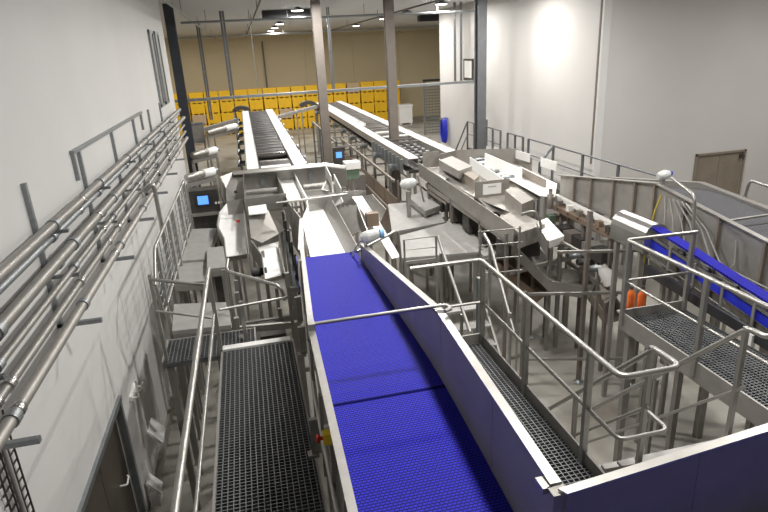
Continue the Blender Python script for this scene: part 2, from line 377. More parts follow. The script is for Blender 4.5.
MB().box(12.4, 12.55, 47.75, 48.65, 0, 0.12).box(13.25, 13.4, 47.75, 48.65, 0, 0.12).part('skids', 'board', t)
# mesh gate in the passage
t = thing('mesh_gate', 'grey wire mesh gate across the passage right of the white bin', 'gate', (13.4, 41, 0))
for x in (12.45, 14.3): B(x - 0.05, x + 0.05, 40.95, 41.05, 0, 3.7).part('post', 'galv', t)
B(12.4, 14.35, 40.93, 41.07, 3.7, 3.85).part('lintel', 'black', t)
g = MB()
for i in range(18): g.box(12.5, 14.25, 40.98, 41.02, 0.1 + i * 0.2, 0.17 + i * 0.2)
for i in range(8): g.box(12.6 + i * 0.22, 12.63 + i * 0.22, 41.0, 41.03, 0.1, 3.6)
g.part('wire_mesh', 'galv', t, stuff=True)
MB().box(10.2, 11.6, 34, 34.5, 7.38, ZC - 0.02).thing('door_shutter_box', 'black', 'black roller shutter box high in the passage', 'shutter box')
# framed white board on the right wall, blue jacket below
t = thing('wall_board', 'small white board in dark frame on the right wall behind the grey column', 'board', (9.95, 23.8, 4.5))
B(9.93, 9.97, 25.4, 26.3, 4.62, 5.35).part('board_face', 'board', t)
MB().box(9.92, 9.99, 25.3, 26.4, 5.35, 5.43).box(9.92, 9.99, 25.3, 26.4, 4.5, 4.62).box(9.92, 9.99, 25.3, 25.4, 4.62, 5.35).box(9.92, 9.99, 26.3, 26.4, 4.62, 5.35).part('frame', 'dark', t)
t = thing('hose_reel', 'bright blue hose bundle hanging on the right wall', 'hose', (9.85, 28.9, 1.3))
for k in range(5):
    rr = 0.32 + 0.03 * k
    MB().tube([(9.85 - 0.04 * k, 28.85 + 0.25 * math.sin(a) * (1 - 0.04 * k), 1.95 + 0.62 * math.cos(a) * (1 - 0.03 * k)) for a in [i * math.pi / 8 for i in range(17)]], 0.045).part('hose_loop', 'bluep', t)
MB().box(9.6, 9.99, 28.8, 28.95, 2.5, 2.58).part('hook', 'galv', t)
# ------------------------------------------------------------------ pipes on the left wall
PIPES = [(4.70, -1.80, 0.048, 'pipe', 'uppermost thick bright pipe on the left wall'), (4.57, -1.86, 0.035, 'galv', 'thin dull pipe just under the uppermost thick pipe'),
         (4.47, -1.72, 0.05, 'pipe', 'second thick bright pipe on the left wall'), (4.33, -1.84, 0.035, 'galv', 'thin dull pipe below the second thick pipe'),
         (4.26, -1.74, 0.03, 'pipe', 'thin bright pipe in the middle of the wall pipe run'), (4.08, -1.74, 0.036, 'pipe', 'second lowest pipe of the wall pipe run'),
         (3.9, -1.72, 0.045, 'steel2', 'lowest dull pipe of the wall pipe run')]
SY = [1.8, 3.7, 5.6, 7.5, 9.4, 11.3, 13.2, 15.1]
for i, (z, x, r, mt, lab) in enumerate(PIPES):
    t = thing('wall_pipe', lab, 'pipe', (x, 8, z), 'pipes along the left wall')
    MB().tube([(x, -3, z), (x, 17.9, z), ], r, 12).part('pipe_body', mt, t)
    for y in SY:
        MB().lathe((x, y - 0.03 + 0.07 * i % 0.2, z), (x, y + 0.05 + 0.07 * i % 0.2, z), [(0, r + 0.012), (1, r + 0.012)], 12).part('clamp', 'galv' if i != 5 else 'steelp', t)
    for y in (2.6 + 0.2 * i, 6.55 + 0.1 * i, 10.4, 14.2):
        MB().lathe((x, y, z), (x, y + 0.07, z), [(0, r + 0.004), (0.1, r + 0.009), (0.9, r + 0.009), (1, r + 0.004)], 12).part('coupling', 'steelp', t)
for i, y in enumerate(SY):
    t = thing('pipe_support', '%s pipe support from the camera on the left wall, grey strut with arm' % ORD[i], 'bracket', (-1.94, y, 3.75), 'strut supports of the wall pipes')
    MB().box(-1.97, -1.93, y - 0.025, y + 0.025, 3.72, 5.1).part('strut', 'galv', t)
    MB().box(-1.97, -1.58, y - 0.025, y + 0.02, 3.71, 3.75).part('arm', 'galv', t)
    for z in (4.2, 4.63): MB().box(-1.94, -1.70, y + 0.04, y + 0.075, z - 0.02, z + 0.01).part('arm', 'galv', t)
t = thing('wall_rail', 'thin galvanised rail frame on the wall above the pipes', 'rail', (-1.92, 9.7, 4.75))
MB().box(-1.97, -1.92, 7.2, 12.3, 5.1, 5.14).part('top_bar', 'galv', t)
for y in (7.22, 12.2): B(-1.97, -1.93, y, y + 0.04, 4.8, 5.1).part('end_bar', 'galv', t)
t = thing('wire_cable_tray', 'dark wire mesh cable tray running down the wall at the lower left', 'cable tray', (-1.94, 3.9, 2))
for dy in (0, 0.09, 0.2, 0.29): MB().tube([(-1.94, 3.82 + dy, 0), (-1.94, 3.82 + dy, 3.76)], 0.008, 6).part('wire', 'dark', t)
g = MB()
for i in range(45): g.box(-1.955, -1.945, 3.8, 4.12, 0.05 + i * 0.08, 0.06 + i * 0.08)
g.part('cross_wires', 'dark', t, stuff=True)
MB().tube([(-1.92, 3.93, 0), (-1.92, 3.93, 3.7)], 0.02, 6).part('cable', 'cable', t)
# white boards hanging by the door
t = thing('wall_holder', 'white plastic hooks with a hanging white brush on the wall right of the dark door', 'holder', (-1.93, 7.6, 1.4))
MB().box(-1.97, -1.93, 7.35, 7.75, 1.78, 1.84).part('rack', 'board', t)
for y in (7.4, 7.55, 7.68): MB().tube([(-1.94, y, 1.8), (-1.86, y, 1.8), (-1.84, y, 1.85)], 0.014, 6).part('hook', 'board', t)
MB().tube([(-1.88, 7.5, 2.0), (-1.88, 7.5, 1.15)], 0.016).part('handle', 'board', t)
MB().sheet([(-1.86, 7.44, 1.2), (-1.70, 7.44, 0.98), (-1.70, 7.8, 0.98), (-1.86, 7.8, 1.2)], 0.03).part('blade', 'board', t)
t = thing('dustpan', 'small white plastic pan leaning low at the left wall', 'dustpan', (-1.85, 7.2, 0.4))
MB().sheet([(-1.93, 7.1, 0.62), (-1.78, 7.1, 0.42), (-1.78, 7.32, 0.42), (-1.93, 7.32, 0.62)], 0.03).part('pan', 'board', t)
MB().tube([(-1.9, 7.2, 0.6), (-1.92, 7.22, 0.92)], 0.015).part('handle', 'board', t)
B(-1.93, -1.8, 7.1, 7.3, 0.22, 0.44).part('bracket', 'board', t)
# ------------------------------------------------------------------ walkways with grating
def grating(x0, x1, y0, y1, z, px=0.05, py=0.042):
    g = MB(); n = int((x1 - x0) / px)
    for i in range(n + 1): g.box(x0 + i * px - 0.0045, x0 + i * px + 0.0045, y0, y1, z - 0.055, z)
    n = int((y1 - y0) / py)
    for i in range(n + 1): g.box(x0, x1, y0 + i * py - 0.005, y0 + i * py + 0.004, z - 0.055, z - 0.002)
    return g
def walkway(label, x0, x1, y0, y1, z, kicks, legs, nosing=False):
    t = thing('walkway', label, 'walkway', ((x0 + x1) / 2, (y0 + y1) / 2, 0), 'grating walkways')
    grating(x0, x1, y0, y1, z).part('grating', 'grate', t, stuff=True)
    for k in kicks:
        if k == 'L': B(x0 - 0.02, x0, y0, y1, z - 0.12, z + 0.02).part('edge_beam', 'steel2', t)
        if k == 'LK': B(x0 - 0.03, x0 - 0.01, y0, y1, z - 0.12, z + 0.12).part('kick_plate', 'steel2', t)
        if k == 'R': B(x1, x1 + 0.02, y0, y1, z - 0.12, z + 0.02).part('edge_beam', 'steel2', t)
        if k == 'RK': B(x1, x1 + 0.02, y0, y1, z - 0.12, z + 0.12).part('kick_plate', 'steel2', t)
        if k == 'F': B(x0, x1, y1, y1 + 0.02, z - 0.12, z + (0.12 if 'RK' in kicks or 'LK' in kicks else 0.0)).part('end_plate', 'steel2', t)
    if nosing: B(x0, x1 - 0.02, y1 - 0.0, y1 + 0.11, z - 0.05, z + 0.012).part('nosing', 'board', t)
    n = max(2, int((y1 - y0) / 1.2))
    for i in range(n): B(x0, x1, y0 + (i + 0.5) * (y1 - y0) / n - 0.04, y0 + (i + 0.5) * (y1 - y0) / n + 0.04, z - 0.14, z - 0.056).part('joist', 'steel2', t)
    for x, y in legs: B(x - 0.04, x + 0.04, y - 0.04, y + 0.04, 0, z - 0.1).part('leg', 'steel2', t)
    return t
ZW = 2.55
walkway('dark grating walkway left of the blue belt', -0.64, 0.23, 1.2, 6.9, ZW, ('L', 'R'), [(-0.58, 1.6), (-0.58, 4.2), (-0.58, 6.75), (0.17, 6.75), (0.17, 1.6)], True)
walkway('narrow grating walkway right of the blue belt trough', 1.56, 2.5, 2.58, 6.08, ZW, ('RK', 'F'), [(2.44, 2.7), (2.44, 6.0), (1.62, 6.0)])
walkway('dark grating walkway beneath the right hand blue conveyor', 4.47, 5.42, 2.4, 6.1, ZW, ('LK', 'F'), [(4.52, 2.8), (4.52, 5.95), (5.36, 5.95)])
# handrails
def handrail(label, rails, posts, r=0.024, pw=0.05, group='tubular handrails', mt='tube'):
    p0 = V(posts[0][0]) if posts else V(rails[0][0][0])
    t = thing('handrail', label, 'handrail', p0, group)
    for pts, rr in rails: MB().tube(pts, rr, 10).part('rail', mt, t)
    for a, b in posts:
        if pw: MB().bar(a, b, pw, pw).part('post', mt, t)
        else: MB().tube([a, b], r).part('post', mt, t)
    return t
ZR = ZW + 1.1; ZK = ZW + 0.55
handrail('long tubular handrail along the left walkway', [([(-0.66, 1.0, ZR), (-0.66, 6.92, ZR)], 0.027), ([(-0.67, 1.0, ZK), (-0.67, 6.9, ZK)], 0.016)],
         [((-0.66, y, ZW - 0.1), (-0.66, y, ZR - 0.02)) for y in (1.6, 6.85)], pw=0.045)
handrail('bright tubular handrail around the narrow right walkway', [
    (fillet([(1.62, 6.07, ZR), (2.49, 6.07, ZR), (2.49, 3.32, ZR), (3.0, 3.32, ZR), (2.99, 3.62, ZR)], 0.09), 0.025),
    (fillet([(1.66, 6.07, ZK), (2.51, 6.07, ZK), (2.51, 3.3, ZK), (2.95, 3.3, ZK), (2.95, 3.55, ZK)], 0.08), 0.018)],
    [((2.5, y, ZW - 0.05), (2.5, y, ZR - 0.02)) for y in (6.03, 4.88, 3.75)] + [((1.68, 6.07, ZW), (1.68, 6.07, ZK))])
handrail('handrail around the end of the far right grating walkway', [
    (fillet([(4.44, 2.0, ZR), (4.44, 6.08, ZR), (5.42, 6.04, ZR)], 0.06), 0.025),
    (fillet([(4.46, 2.0, ZK), (4.46, 6.08, ZK), (5.42, 6.04, ZK)], 0.06), 0.017)],
    [((4.44, y, ZW - 0.05), (4.44, y, ZR - 0.02)) for y in (6.03, 4.72, 3.2)] + [((5.38, 6.05, ZW), (5.38, 6.05, ZR))])
handrail('bent tube guard in front of the grey belt trough', [
    (fillet([Q(672, 178, x=5.75), Q(695, 196, x=5.75), Q(690, 295, x=5.75)], 0.1), 0.022)], [], group=None)
# stair between the two right walkways, going down and away
def stair(label, x0, x1, ya, za, yb, zb, n, mt='steel2'):
    t = thing('stair', label, 'stair', ((x0 + x1) / 2, yb, 0), 'steel stairs')
    for x in (x0, x1): MB().bar((x, ya, za - 0.1), (x, yb, zb), 0.03, 0.2).part('stringer', mt, t)
    for i in range(n):
        k = (i + 0.5) / n; y = ya + (yb - ya) * k; z = za + (zb - za) * k; s = 0.13
        B(x0 + 0.02, x1 - 0.02, y - s, y + s, z - 0.03, z).part('tread', 'plate', t)
    return t
B(2.55, 4.4, 2.6, 3.55, ZW - 0.06, ZW).thing('landing_plate', 'plate', 'steel landing at the head of the stair behind the front trough wall', 'platform')
stair('steel stair going down between the two right walkways', 3.05, 3.9, 3.55, ZW, 6.2, 0.0, 11)
handrail('left sloping handrail of the stair between the right walkways', [([(3.0, 3.62, ZR), (3.0, 6.1, 1.15)], 0.024), ([(3.0, 3.62, ZK), (3.0, 6.1, 0.65)], 0.016)],
         [((3.0, 3.66, ZW - 0.2), (3.0, 3.66, ZR)), ((3.0, 4.7, 1.3), (3.0, 4.7, 2.55)), ((3.0, 5.95, 0.0), (3.0, 5.95, 1.28))], pw=0.04)
handrail('right sloping handrail of the stair between the right walkways', [(fillet([(4.3, 3.5, ZR), (3.95, 3.5, ZR), (3.95, 3.68, ZR), (3.95, 6.1, 1.15)], 0.07), 0.024), ([(3.95, 3.62, ZK), (3.95, 6.1, 0.65)], 0.016)],
         [((3.95, 3.7, ZW - 0.2), (3.95, 3.7, ZR)), ((3.95, 4.7, 1.3), (3.95, 4.7, 2.55)), ((3.95, 5.95, 0.0), (3.95, 5.95, 1.28))], pw=0.04)
# ------------------------------------------------------------------ left blue belt conveyor
XR = 1.46
t1 = thing('belt_conveyor', 'wide blue belt conveyor in a stainless trough, left line', 'conveyor', (0.9, 5.5, 0))
bl = MB()
pr = [(1.2, 2.86, 0.36), (2.5, 2.97, 0.36), (3.6, 3.09, 0.37), (4.1, 3.135, 0.375), (4.5, 3.16, 0.38), (4.9, 3.165, 0.40), (5.3, 3.155, 0.42), (5.8, 3.135, 0.45), (8.75, 3.0, 0.64)]
for (ya, za, xa), (yb, zb, xb) in zip(pr[:-1], pr[1:]):
    bl.sheet([(xa, ya, za), (XR - 0.01, ya, za), (XR - 0.01, yb, zb), (xb, yb, zb)], 0.02)
blue_belt = bl.part('belt', 'blue', t1)
MB().bar((0.38, 4.35, 3.1585), (1.45, 4.35, 3.1585), 0.03, 0.012).part('belt_seam', 'bluedk', blue_belt)
rw = [(2.47, 2.85, 3.63), (4.65, 3.08, 3.80), (8.0, 2.9, 3.29), (8.7, 2.85, 3.25)]
for (ya, z0, z1), (yb, z2, z3) in (((*rw[0],), (3.3, 2.94, 3.70)), ((3.31, 2.94, 3.70), (4.45, 3.06, 3.785)), ((4.46, 3.06, 3.785), (5.3, 3.05, 3.70)), ((5.31, 3.05, 3.70), (8.3, 2.88, 3.27))):
    MB().wall([(XR, ya, z0, z1), (XR, yb, z2, z3)], 0.018).part('side_panel', 'panel', t1)
f = MB()
for (ya, za), (yb, zb) in (((2.47, 3.63), (4.6, 3.80)), ((4.6, 3.80), (8.3, 3.27))):
    f.sheet([(XR - 0.01, ya, za), (XR + 0.06, ya, za), (XR + 0.06, yb, zb), (XR - 0.01, yb, zb)], 0.014)
f.part('top_flange', 'steel', t1)
lw = [(0.33, 2.45, 2.8, 3.58), (0.345, 4.6, 2.95, 3.80), (0.60, 8.45, 2.8, 3.28)]
for a, b_ in zip(lw[:-1], lw[1:]): MB().wall([a, b_], 0.018).part('side_panel', 'steel', t1)
f = MB()
for a, b_ in zip(lw[:-1], lw[1:]): f.sheet([(a[0] - 0.045, a[1], a[3]), (a[0] + 0.012, a[1], a[3]), (b_[0] + 0.012, b_[1], b_[3]), (b_[0] - 0.045, b_[1], b_[3])], 0.014)
f.part('top_flange', 'steel', t1)
MB().tube([(0.3, 4.6, 3.84), (1.50, 4.6, 3.84), (1.56, 4.57, 3.84), (1.56, 4.5, 3.84), (1.50, 4.47, 3.84)], 0.018).part('cross_bar', 'tube', t1)
MB().box(1.40, 1.46, 2.46, 2.56, 3.58, 3.62).part('corner_bracket', 'steel', t1)
MB().box(1.43, 1.53, 2.39, 2.47, 2.75, 3.62).part('corner_post', 'panel', t1)
MB().box(0.3, 0.36, 4.55, 4.66, 3.7, 3.86).part('bar_clamp', 'tube', t1)
# outer frame below the left panel
MB().bar((0.28, 2.2, 2.72), (0.55, 8.6, 2.72), 0.04, 0.14).part('frame_beam', 'steel2', t1)
MB().bar((XR + 0.03, 2.5, 2.72), (XR + 0.03, 8.6, 2.72), 0.04, 0.14).part('frame_beam', 'steel2', t1)
MB().tube([(0.27, 2.2, 3.02), (0.30, 4.6, 3.12), (0.5, 8.0, 2.95)], 0.022).part('conduit', 'tube', t1)
for y in (2.9, 3.5, 4.1, 4.9, 5.8, 6.6, 7.4): MB().bar((0.29 + 0.06 * max(0, y - 4.6), y, 2.66), (0.31 + 0.06 * max(0, y - 4.6), y, 3.45), 0.03, 0.045).part('rib', 'steel2', t1)
for y in (3.2, 4.35, 6.2, 7.1):
    xx = 0.27 + 0.05 * max(0, y - 4.6)
    MB().box(xx - 0.06, xx + 0.02, y, y + 0.05, 2.7, 3.05).box(xx - 0.1, xx + 0.0, y - 0.03, y + 0.05, 2.68, 2.71).part('bracket', 'steel', t1)
for y in (2.6, 5.0, 8.4):
    for x in (0.4, XR): B(x - 0.04, x + 0.04, y - 0.04, y + 0.04, 0, 2.66).part('leg', 'steel2', t1)
    B(0.4, XR, y - 0.03, y + 0.03, 1.2, 1.28).part('cross_member', 'steel2', t1)
    B(0.34, XR, y - 0.03, y + 0.03, 2.6, 2.68).part('cross_member', 'steel2', t1)
e = thing('emergency_stop', 'yellow emergency stop box with red button beside the blue belt', 'switch', (0.28, 3.3, 3.15))
B(0.25, 0.31, 3.42, 3.49, 3.47, 3.55).part('box', 'estop', e)
MB().lathe((0.25, 3.455, 3.51), (0.205, 3.455, 3.51), [(0, 0.015), (0.5, 0.015), (0.5, 0.032), (1, 0.03)], 12).part('button', 'red', e)
B(0.27, 0.32, 3.49, 3.52, 3.5, 3.57).part('terminal_cap', 'board', e)
B(0.29, 0.32, 3.42, 3.49, 3.2, 3.47).part('mount', 'steel', e)
# blue slotted side opening on the outer left panel
for k in range(3): MB().box(0.515 - 0.035 * k, 0.525 - 0.035 * k, 7.25 - 0.5 * k, 7.42 - 0.5 * k, 2.98, 3.08).part('slot', 'bluep', t1)
# out-of-frame platform, added only to shade the cross trough wall
t = thing('shade_platform', 'unseen high steel platform added to shade the cross trough', 'platform', (2.5, -2, 0))
for i in range(6): B(-1.5 + i * 1.5, -0.02 + i * 1.5, -4.5, 0.75, 4.40, 4.45).part('deck_plate', 'plate', t)
for x in (-1.4, 2.6, 7.0):
    for y in (-4.4, 0.6): B(x - 0.06, x + 0.06, y - 0.06, y + 0.06, 0, 4.4).part('leg', 'steel2', t)
# ------------------------------------------------------------------ cross trough in the foreground
t = thing('cross_trough', 'blue-lit stainless trough wall across the lower right foreground', 'trough', (3, 2, 0))
for a, b_ in (((1.5, 2.385), (2.45, 2.475)), ((2.455, 2.475), (4.0, 2.62)), ((4.005, 2.62), (6.0, 2.81))):
    MB().wall([(a[0], a[1], 2.75, 3.63), (b_[0], b_[1], 2.75, 3.63)], 0.018).part('side_panel', 'panel', t)
MB().sheet([(1.47, 2.42, 3.635), (1.5, 2.365, 3.635), (6.0, 2.79, 3.635), (6.0, 2.86, 3.635)], 0.014).part('top_flange', 'steel', t)
MB().sheet([(1.47, 1.0, 2.9), (6.0, 1.0, 2.9), (6.0, 2.8, 2.9), (1.47, 2.38, 2.9)], 0.02).part('belt', 'blue', t)
MB().wall([(1.47, 0.95, 2.75, 3.5), (6.0, 0.95, 2.75, 3.5)], 0.018).part('side_panel', 'steelp', t)
for x in (1.9, 3.8, 5.7):
    for y in (1.0, 2.4): B(x - 0.04, x + 0.04, y - 0.04, y + 0.04, 0, 2.8).part('leg', 'steel2', t)
    B(x - 0.03, x + 0.03, 1.0, 2.4, 2.72, 2.8).part('cross_member', 'steel2', t)
# ------------------------------------------------------------------ helpers for sheet-metal machinery
def SH(poly, t=0.015): return MB().sheet([Q(a, b, z) for a, b, z in poly], t)
def WL(pts, h, t=0.018):
    """upright sheet whose top edge follows pixels at height z: [(px, py, ztop), ...]"""
    r = []
    for a, b, z in pts: p = Q(a, b, z); r.append((p.x, p.y, z - h, z))
    return MB().wall(r, t)
def FR(px0, px1, pyb, zb, ztop, py1=None, t=0.02):
    """upright frontal sheet standing at the depth where (px0, pyb) meets height zb"""
    a = Q(px0, pyb, zb); b = Q(px1, pyb, y=a.y)
    return MB().box(a.x, b.x, a.y - t / 2, a.y + t / 2, zb, ztop), a.x, b.x, a.y
def legs(t, spots, ztop, w=0.06, mt='steel2', z0=0.0):
    for x, y in spots: B(x - w / 2, x + w / 2, y - w / 2, y + w / 2, z0, ztop).part('leg', mt, t)
# ------------------------------------------------------------------ white lined chute after the left blue belt
t = thing('feed_chute', 'white lined feed chute running away from the blue belt', 'chute', (0.9, 11, 0))
SH([(311, 259, 2.93), (345, 253, 2.93), (321, 205, 2.93), (307, 207, 2.93), (302, 220, 2.93)]).part('white_liner', 'white', t)
SH([(289, 202, 2.95), (308, 199, 2.95), (294, 173, 2.95), (277, 175, 2.95)]).part('white_liner', 'white', t)
SH([(346, 254, 2.93), (322, 205, 2.93), (331, 198, 3.22), (359, 249, 3.25)]).part('flared_panel', 'steel', t)
SH([(308, 208, 2.94), (321, 205, 2.94), (327, 196, 3.2), (306, 198, 3.0)]).part('end_panel', 'steel', t)
WL([(289, 203, 3.15), (276, 173, 3.12)], 0.55).part('side_panel', 'steel2', t)
WL([(303, 250, 3.28), (301.5, 219, 3.22)], 0.95).part('side_panel', 'panel', t)
WL([(301.5, 219, 3.22), (289, 203, 3.15)], 0.9).part('side_panel', 'panel', t)
SH([(298, 250, 3.29), (304, 250, 3.29), (303, 219, 3.23), (299.5, 219, 3.23)]).part('top_flange', 'steel', t)
WL([(306, 197, 3.14), (293, 170, 3.12)], 0.2).part('side_panel', 'white', t)
MB().tube([Q(276, 203, 3.4), Q(347, 194, 3.4)], 0.022).part('cross_tube', 'tube', t)
for px, py in ((292, 202), (331, 197)): p = Q(px, py, 3.4); MB().bar((p.x, p.y, 2.9), (p.x, p.y, 3.4), 0.03, 0.03).part('tube_bracket', 'tube', t)
legs(t, [(0.75, 9.3), (0.85, 12.2), (1.5, 12.2), (0.75, 15.4), (1.25, 15.4)], 2.85)
for k, (px, py) in enumerate(((297, 262), (295, 275), (299, 286))):
    c = Q(px, py, x=0.47); MB().box(0.465, 0.475, c.y - 0.12, c.y + 0.12, c.z - 0.05, c.z + 0.05).part('slot_guard', 'bluep', t)
g = MB()
for y in (9.0, 9.7, 10.4, 11.1, 11.8):
    MB().bar((0.5, y, 2.3), (0.5, y, 3.0), 0.04, 0.05).part('rib', 'dark', t)
MB().tube([(0.46, 8.7, 2.55), (0.5, 12.3, 2.55)], 0.03).part('conduit', 'galv', t)
MB().tube([(0.44, 8.7, 2.35), (0.47, 12.3, 2.35)], 0.02).part('conduit', 'galv', t)
# ------------------------------------------------------------------ distribution box of the left line
t = thing('distribution_box', 'stainless distribution box across the left line before the far conveyor', 'hopper', (0.5, 14, 0))
WL([(232, 172, 3.28), (275, 168, 3.28), (325, 163.5, 3.28), (346, 167, 3.2)], 0.5).part('back_wall', 'steel', t)
SH([(232, 171.5, 3.3), (325, 163, 3.3), (346, 166, 3.22), (345, 169, 3.22), (325, 166.5, 3.3), (233, 175, 3.3)], 0.02).part('rim', 'steel', t)
SH([(220, 177, 3.3), (233, 172, 3.3), (243, 171, 3.3), (244, 199, 2.95), (227, 201, 2.95), (226, 188, 3.12)]).part('slide_plate', 'steel', t)
WL([(220, 177, 3.3), (226, 188, 3.12), (227, 201, 2.97)], 0.5).part('end_wall', 'steel2', t)
WL([(243, 171, 3.4), (244.5, 200, 3.3)], 0.55).part('divider', 'steelp', t)
WL([(226.5, 201, 3.2), (262, 197, 3.2), (286, 193, 3.2)], 0.3).part('front_wall', 'steel', t)
WL([(308, 199, 3.2), (340, 194, 3.2)], 0.3).part('front_wall', 'steel', t)
SH([(244, 190, 2.72), (282, 185, 2.72), (284, 197, 2.72), (246, 203, 2.72)]).part('floor_plate', 'steel2', t)
SH([(292, 186, 2.72), (345, 180, 2.72), (340, 194, 2.72), (303, 198, 2.72)]).part('floor_plate', 'steel2', t)
for px, py in ((263, 181), (311, 177)):
    p = Q(px, py, y=15.15); B(p.x - 0.06, p.x + 0.06, 15.1, 15.15, p.z - 0.15, p.z + 0.15).part('inspection_plate', 'galv', t)
WL([(325, 164, 3.4), (331, 176, 3.3)], 0.4).part('divider', 'board', t)
WL([(334, 174, 3.3), (341, 188, 3.2)], 0.4).part('divider', 'board', t)
SH([(321, 190, 2.95), (327, 178, 3.1), (335, 182, 3.1), (335, 193, 2.9)]).part('deflector', 'steel2', t)
for px, py in ((234, 186), (236, 193)):
    p = Q(px, py, 3.08); MB().lathe((p.x, p.y, p.z), (p.x, p.y, p.z + 0.06), [(0, 0.04), (1, 0.035)], 8).part('knob', 'dark', t)
legs(t, [(-0.75, 14.6), (-0.25, 15.1), (-0.5, 12.9), (0.55, 12.8), (2.2, 15.0), (1.7, 13.2)], 2.68)
# side outlet chutes
t = thing('outlet_chute', 'pale stepped outlet chute left of the distribution box', 'chute', (-0.4, 11.5, 0), 'outlet chutes of the left line')
SH([(227, 203, 2.95), (243, 201, 2.95), (247, 254, 2.6), (226, 257, 2.6), (224, 238, 2.72), (217, 225, 2.82), (219, 213, 2.88)]).part('slide_plate', 'white', t)
WL([(219, 213, 2.98), (217, 225, 2.92), (224, 238, 2.82), (226, 257, 2.7)], 0.25).part('side_wall', 'steel', t)
WL([(243, 201, 3.15), (246, 232, 3.0), (249, 254, 2.72)], 0.3).part('side_wall', 'steel', t)
SH([(226, 257, 2.6), (247, 254, 2.6), (247, 258, 2.45), (226, 261, 2.45)]).part('lip', 'steel2', t)
p = Q(238, 222, 2.86); MB().lathe((p.x, p.y, p.z), (p.x, p.y, p.z + 0.04), [(0, 0.04), (1, 0.03)], 10).part('red_button', 'red', t)
legs(t, [(-0.5, 9.5), (-0.15, 9.5), (-0.55, 11.6)], 2.5)
t = thing('hopper', 'grey wedge shaped hopper between outlet chute and feed chute', 'hopper', (0.15, 11.2, 0))
SH([(248, 214, 3.08), (268, 210, 3.08), (285, 230, 2.78), (279, 234, 2.7), (262, 243, 2.6), (251, 238, 2.7)]).part('slope_plate', 'steel2', t)
SH([(258, 240, 2.62), (279, 232, 2.68), (279, 243, 2.45), (259, 249, 2.45)]).part('apron', 'steel2', t)
SH([(248, 207, 3.12), (266, 204.5, 3.12), (267.5, 213, 3.1), (249, 215, 3.1)]).part('white_cover', 'board', t)
legs(t, [(0.0, 10.75), (0.48, 10.75), (0.02, 12.3), (0.45, 12.3)], 2.55)
t = thing('outlet_chute', 'white outlet slide dropping beside the feed chute', 'chute', (0.25, 9.2, 0), 'outlet chutes of the left line')
SH([(258, 247, 2.5), (278, 242, 2.5), (284, 273, 2.3), (265, 279, 2.3)]).part('slide_plate', 'white', t)
WL([(251, 240, 2.7), (262, 255, 2.6), (265, 279, 2.42)], 0.35).part('side_wall', 'steel2', t)
WL([(278, 241, 2.6), (285, 273, 2.4)], 0.3).part('side_wall', 'steel', t)
SH([(265, 279, 2.3), (284, 274, 2.3), (284, 278, 2.18), (266, 283, 2.18)]).part('lip', 'steel2', t)
p = Q(258, 272, 2.35); MB().lathe((p.x - 0.12, p.y, p.z), (p.x + 0.16, p.y, p.z), [(0, 0.09), (0.6, 0.09), (0.62, 0.07), (1, 0.07)], 12).part('motor', 'black', t)
legs(t, [(0.16, 9.0), (0.4, 9.0), (0.16, 9.9)], 2.1)
# guard rails in front of the chutes
handrail('bent tube guard in front of the pale outlet chute', [(fillet([Q(228, 259, y=8.6), Q(226, 271, y=8.4), Q(280, 286, y=7.9), Q(285, 300, y=7.9)], 0.08), 0.024), ([(-0.62, 7.05, 3.05), (0.3, 7.4, 2.95)], 0.018)],
         [((-0.36, 7.3, 0.0), (-0.36, 7.3, 3.02)), ((0.28, 7.4, 0.0), (0.28, 7.4, 3.3)), ((-0.6, 8.4, 0), (-0.6, 8.4, 3.1))], group=None)
t = thing('support_frame', 'dark braced steel frame under the outlet chutes', 'frame', (0, 8, 0))
MB().bar((-0.45, 7.5, 2.4), (0.25, 8.2, 1.4), 0.08, 0.1).part('brace', 'steel2', t)
MB().bar((-0.5, 8.2, 2.2), (0.35, 8.3, 2.1), 0.06, 0.1).part('beam', 'steel2', t)
MB().bar((-0.5, 9.2, 1.8), (0.35, 9.2, 1.8), 0.06, 0.1).part('beam', 'steel2', t)
MB().box(-0.2, 0.2, 8.35, 8.9, 1.5, 1.95).part('gearbox', 'dark', t)
legs(t, [(-0.5, 8.2), (0.35, 8.25), (-0.5, 9.2), (0.35, 9.2)], 2.4, 0.07)
# right deflectors of the left line
t = thing('deflector_chute', 'pale deflector chute right of the feed chute with white slide', 'chute', (2, 11.5, 0))
SH([(352, 197, 3.1), (362, 196, 3.1), (379, 221, 2.95), (400, 257, 2.75), (392, 259, 2.75), (372, 226, 2.95)]).part('white_slide', 'white', t)
SH([(338, 192, 3.2), (366, 190, 3.2), (366, 203, 2.9), (339, 206, 2.9)]).part('back_plate', 'steel', t)
SH([(339, 208, 2.9), (357, 205, 3.15), (359, 232, 2.9), (345, 240, 2.7)]).part('slope_plate', 'steel2', t)
WL([(357, 204, 3.25), (364, 222, 3.15), (371, 239, 3.05)], 0.35).part('side_wall', 'steel', t)
SH([(364, 196, 3.2), (372, 194, 3.35), (386, 209, 3.35), (380, 222, 3.0)]).part('deflector', 'steel', t)
SH([(331, 208, 3.0), (341, 197, 3.3), (343, 202, 3.3), (336, 214, 2.95)]).part('flap', 'white', t)
p = Q(372, 219, 3.15); B(p.x - 0.11, p.x + 0.11, p.y - 0.08, p.y + 0.08, p.z - 0.12, p.z + 0.12).part('junction_box', 'brown', t)
legs(t, [(1.65, 12.5), (2.1, 13.4), (1.95, 10.4), (2.2, 9.8), (2.3, 11.8)], 2.7)
t = thing('sensor', 'film wrapped sensor head with blue tape on the right trough edge', 'sensor', (1.62, 8.1, 3.3))
c = V((1.57, 8.05, 3.46))
MB().lathe(c - V((0.16, 0.02, 0.02)), c + V((0.13, 0, 0.03)), [(0, 0.04), (0.15, 0.085), (0.5, 0.095), (0.85, 0.08), (1, 0.05)], 9).part('wrapped_body', 'clear', t)
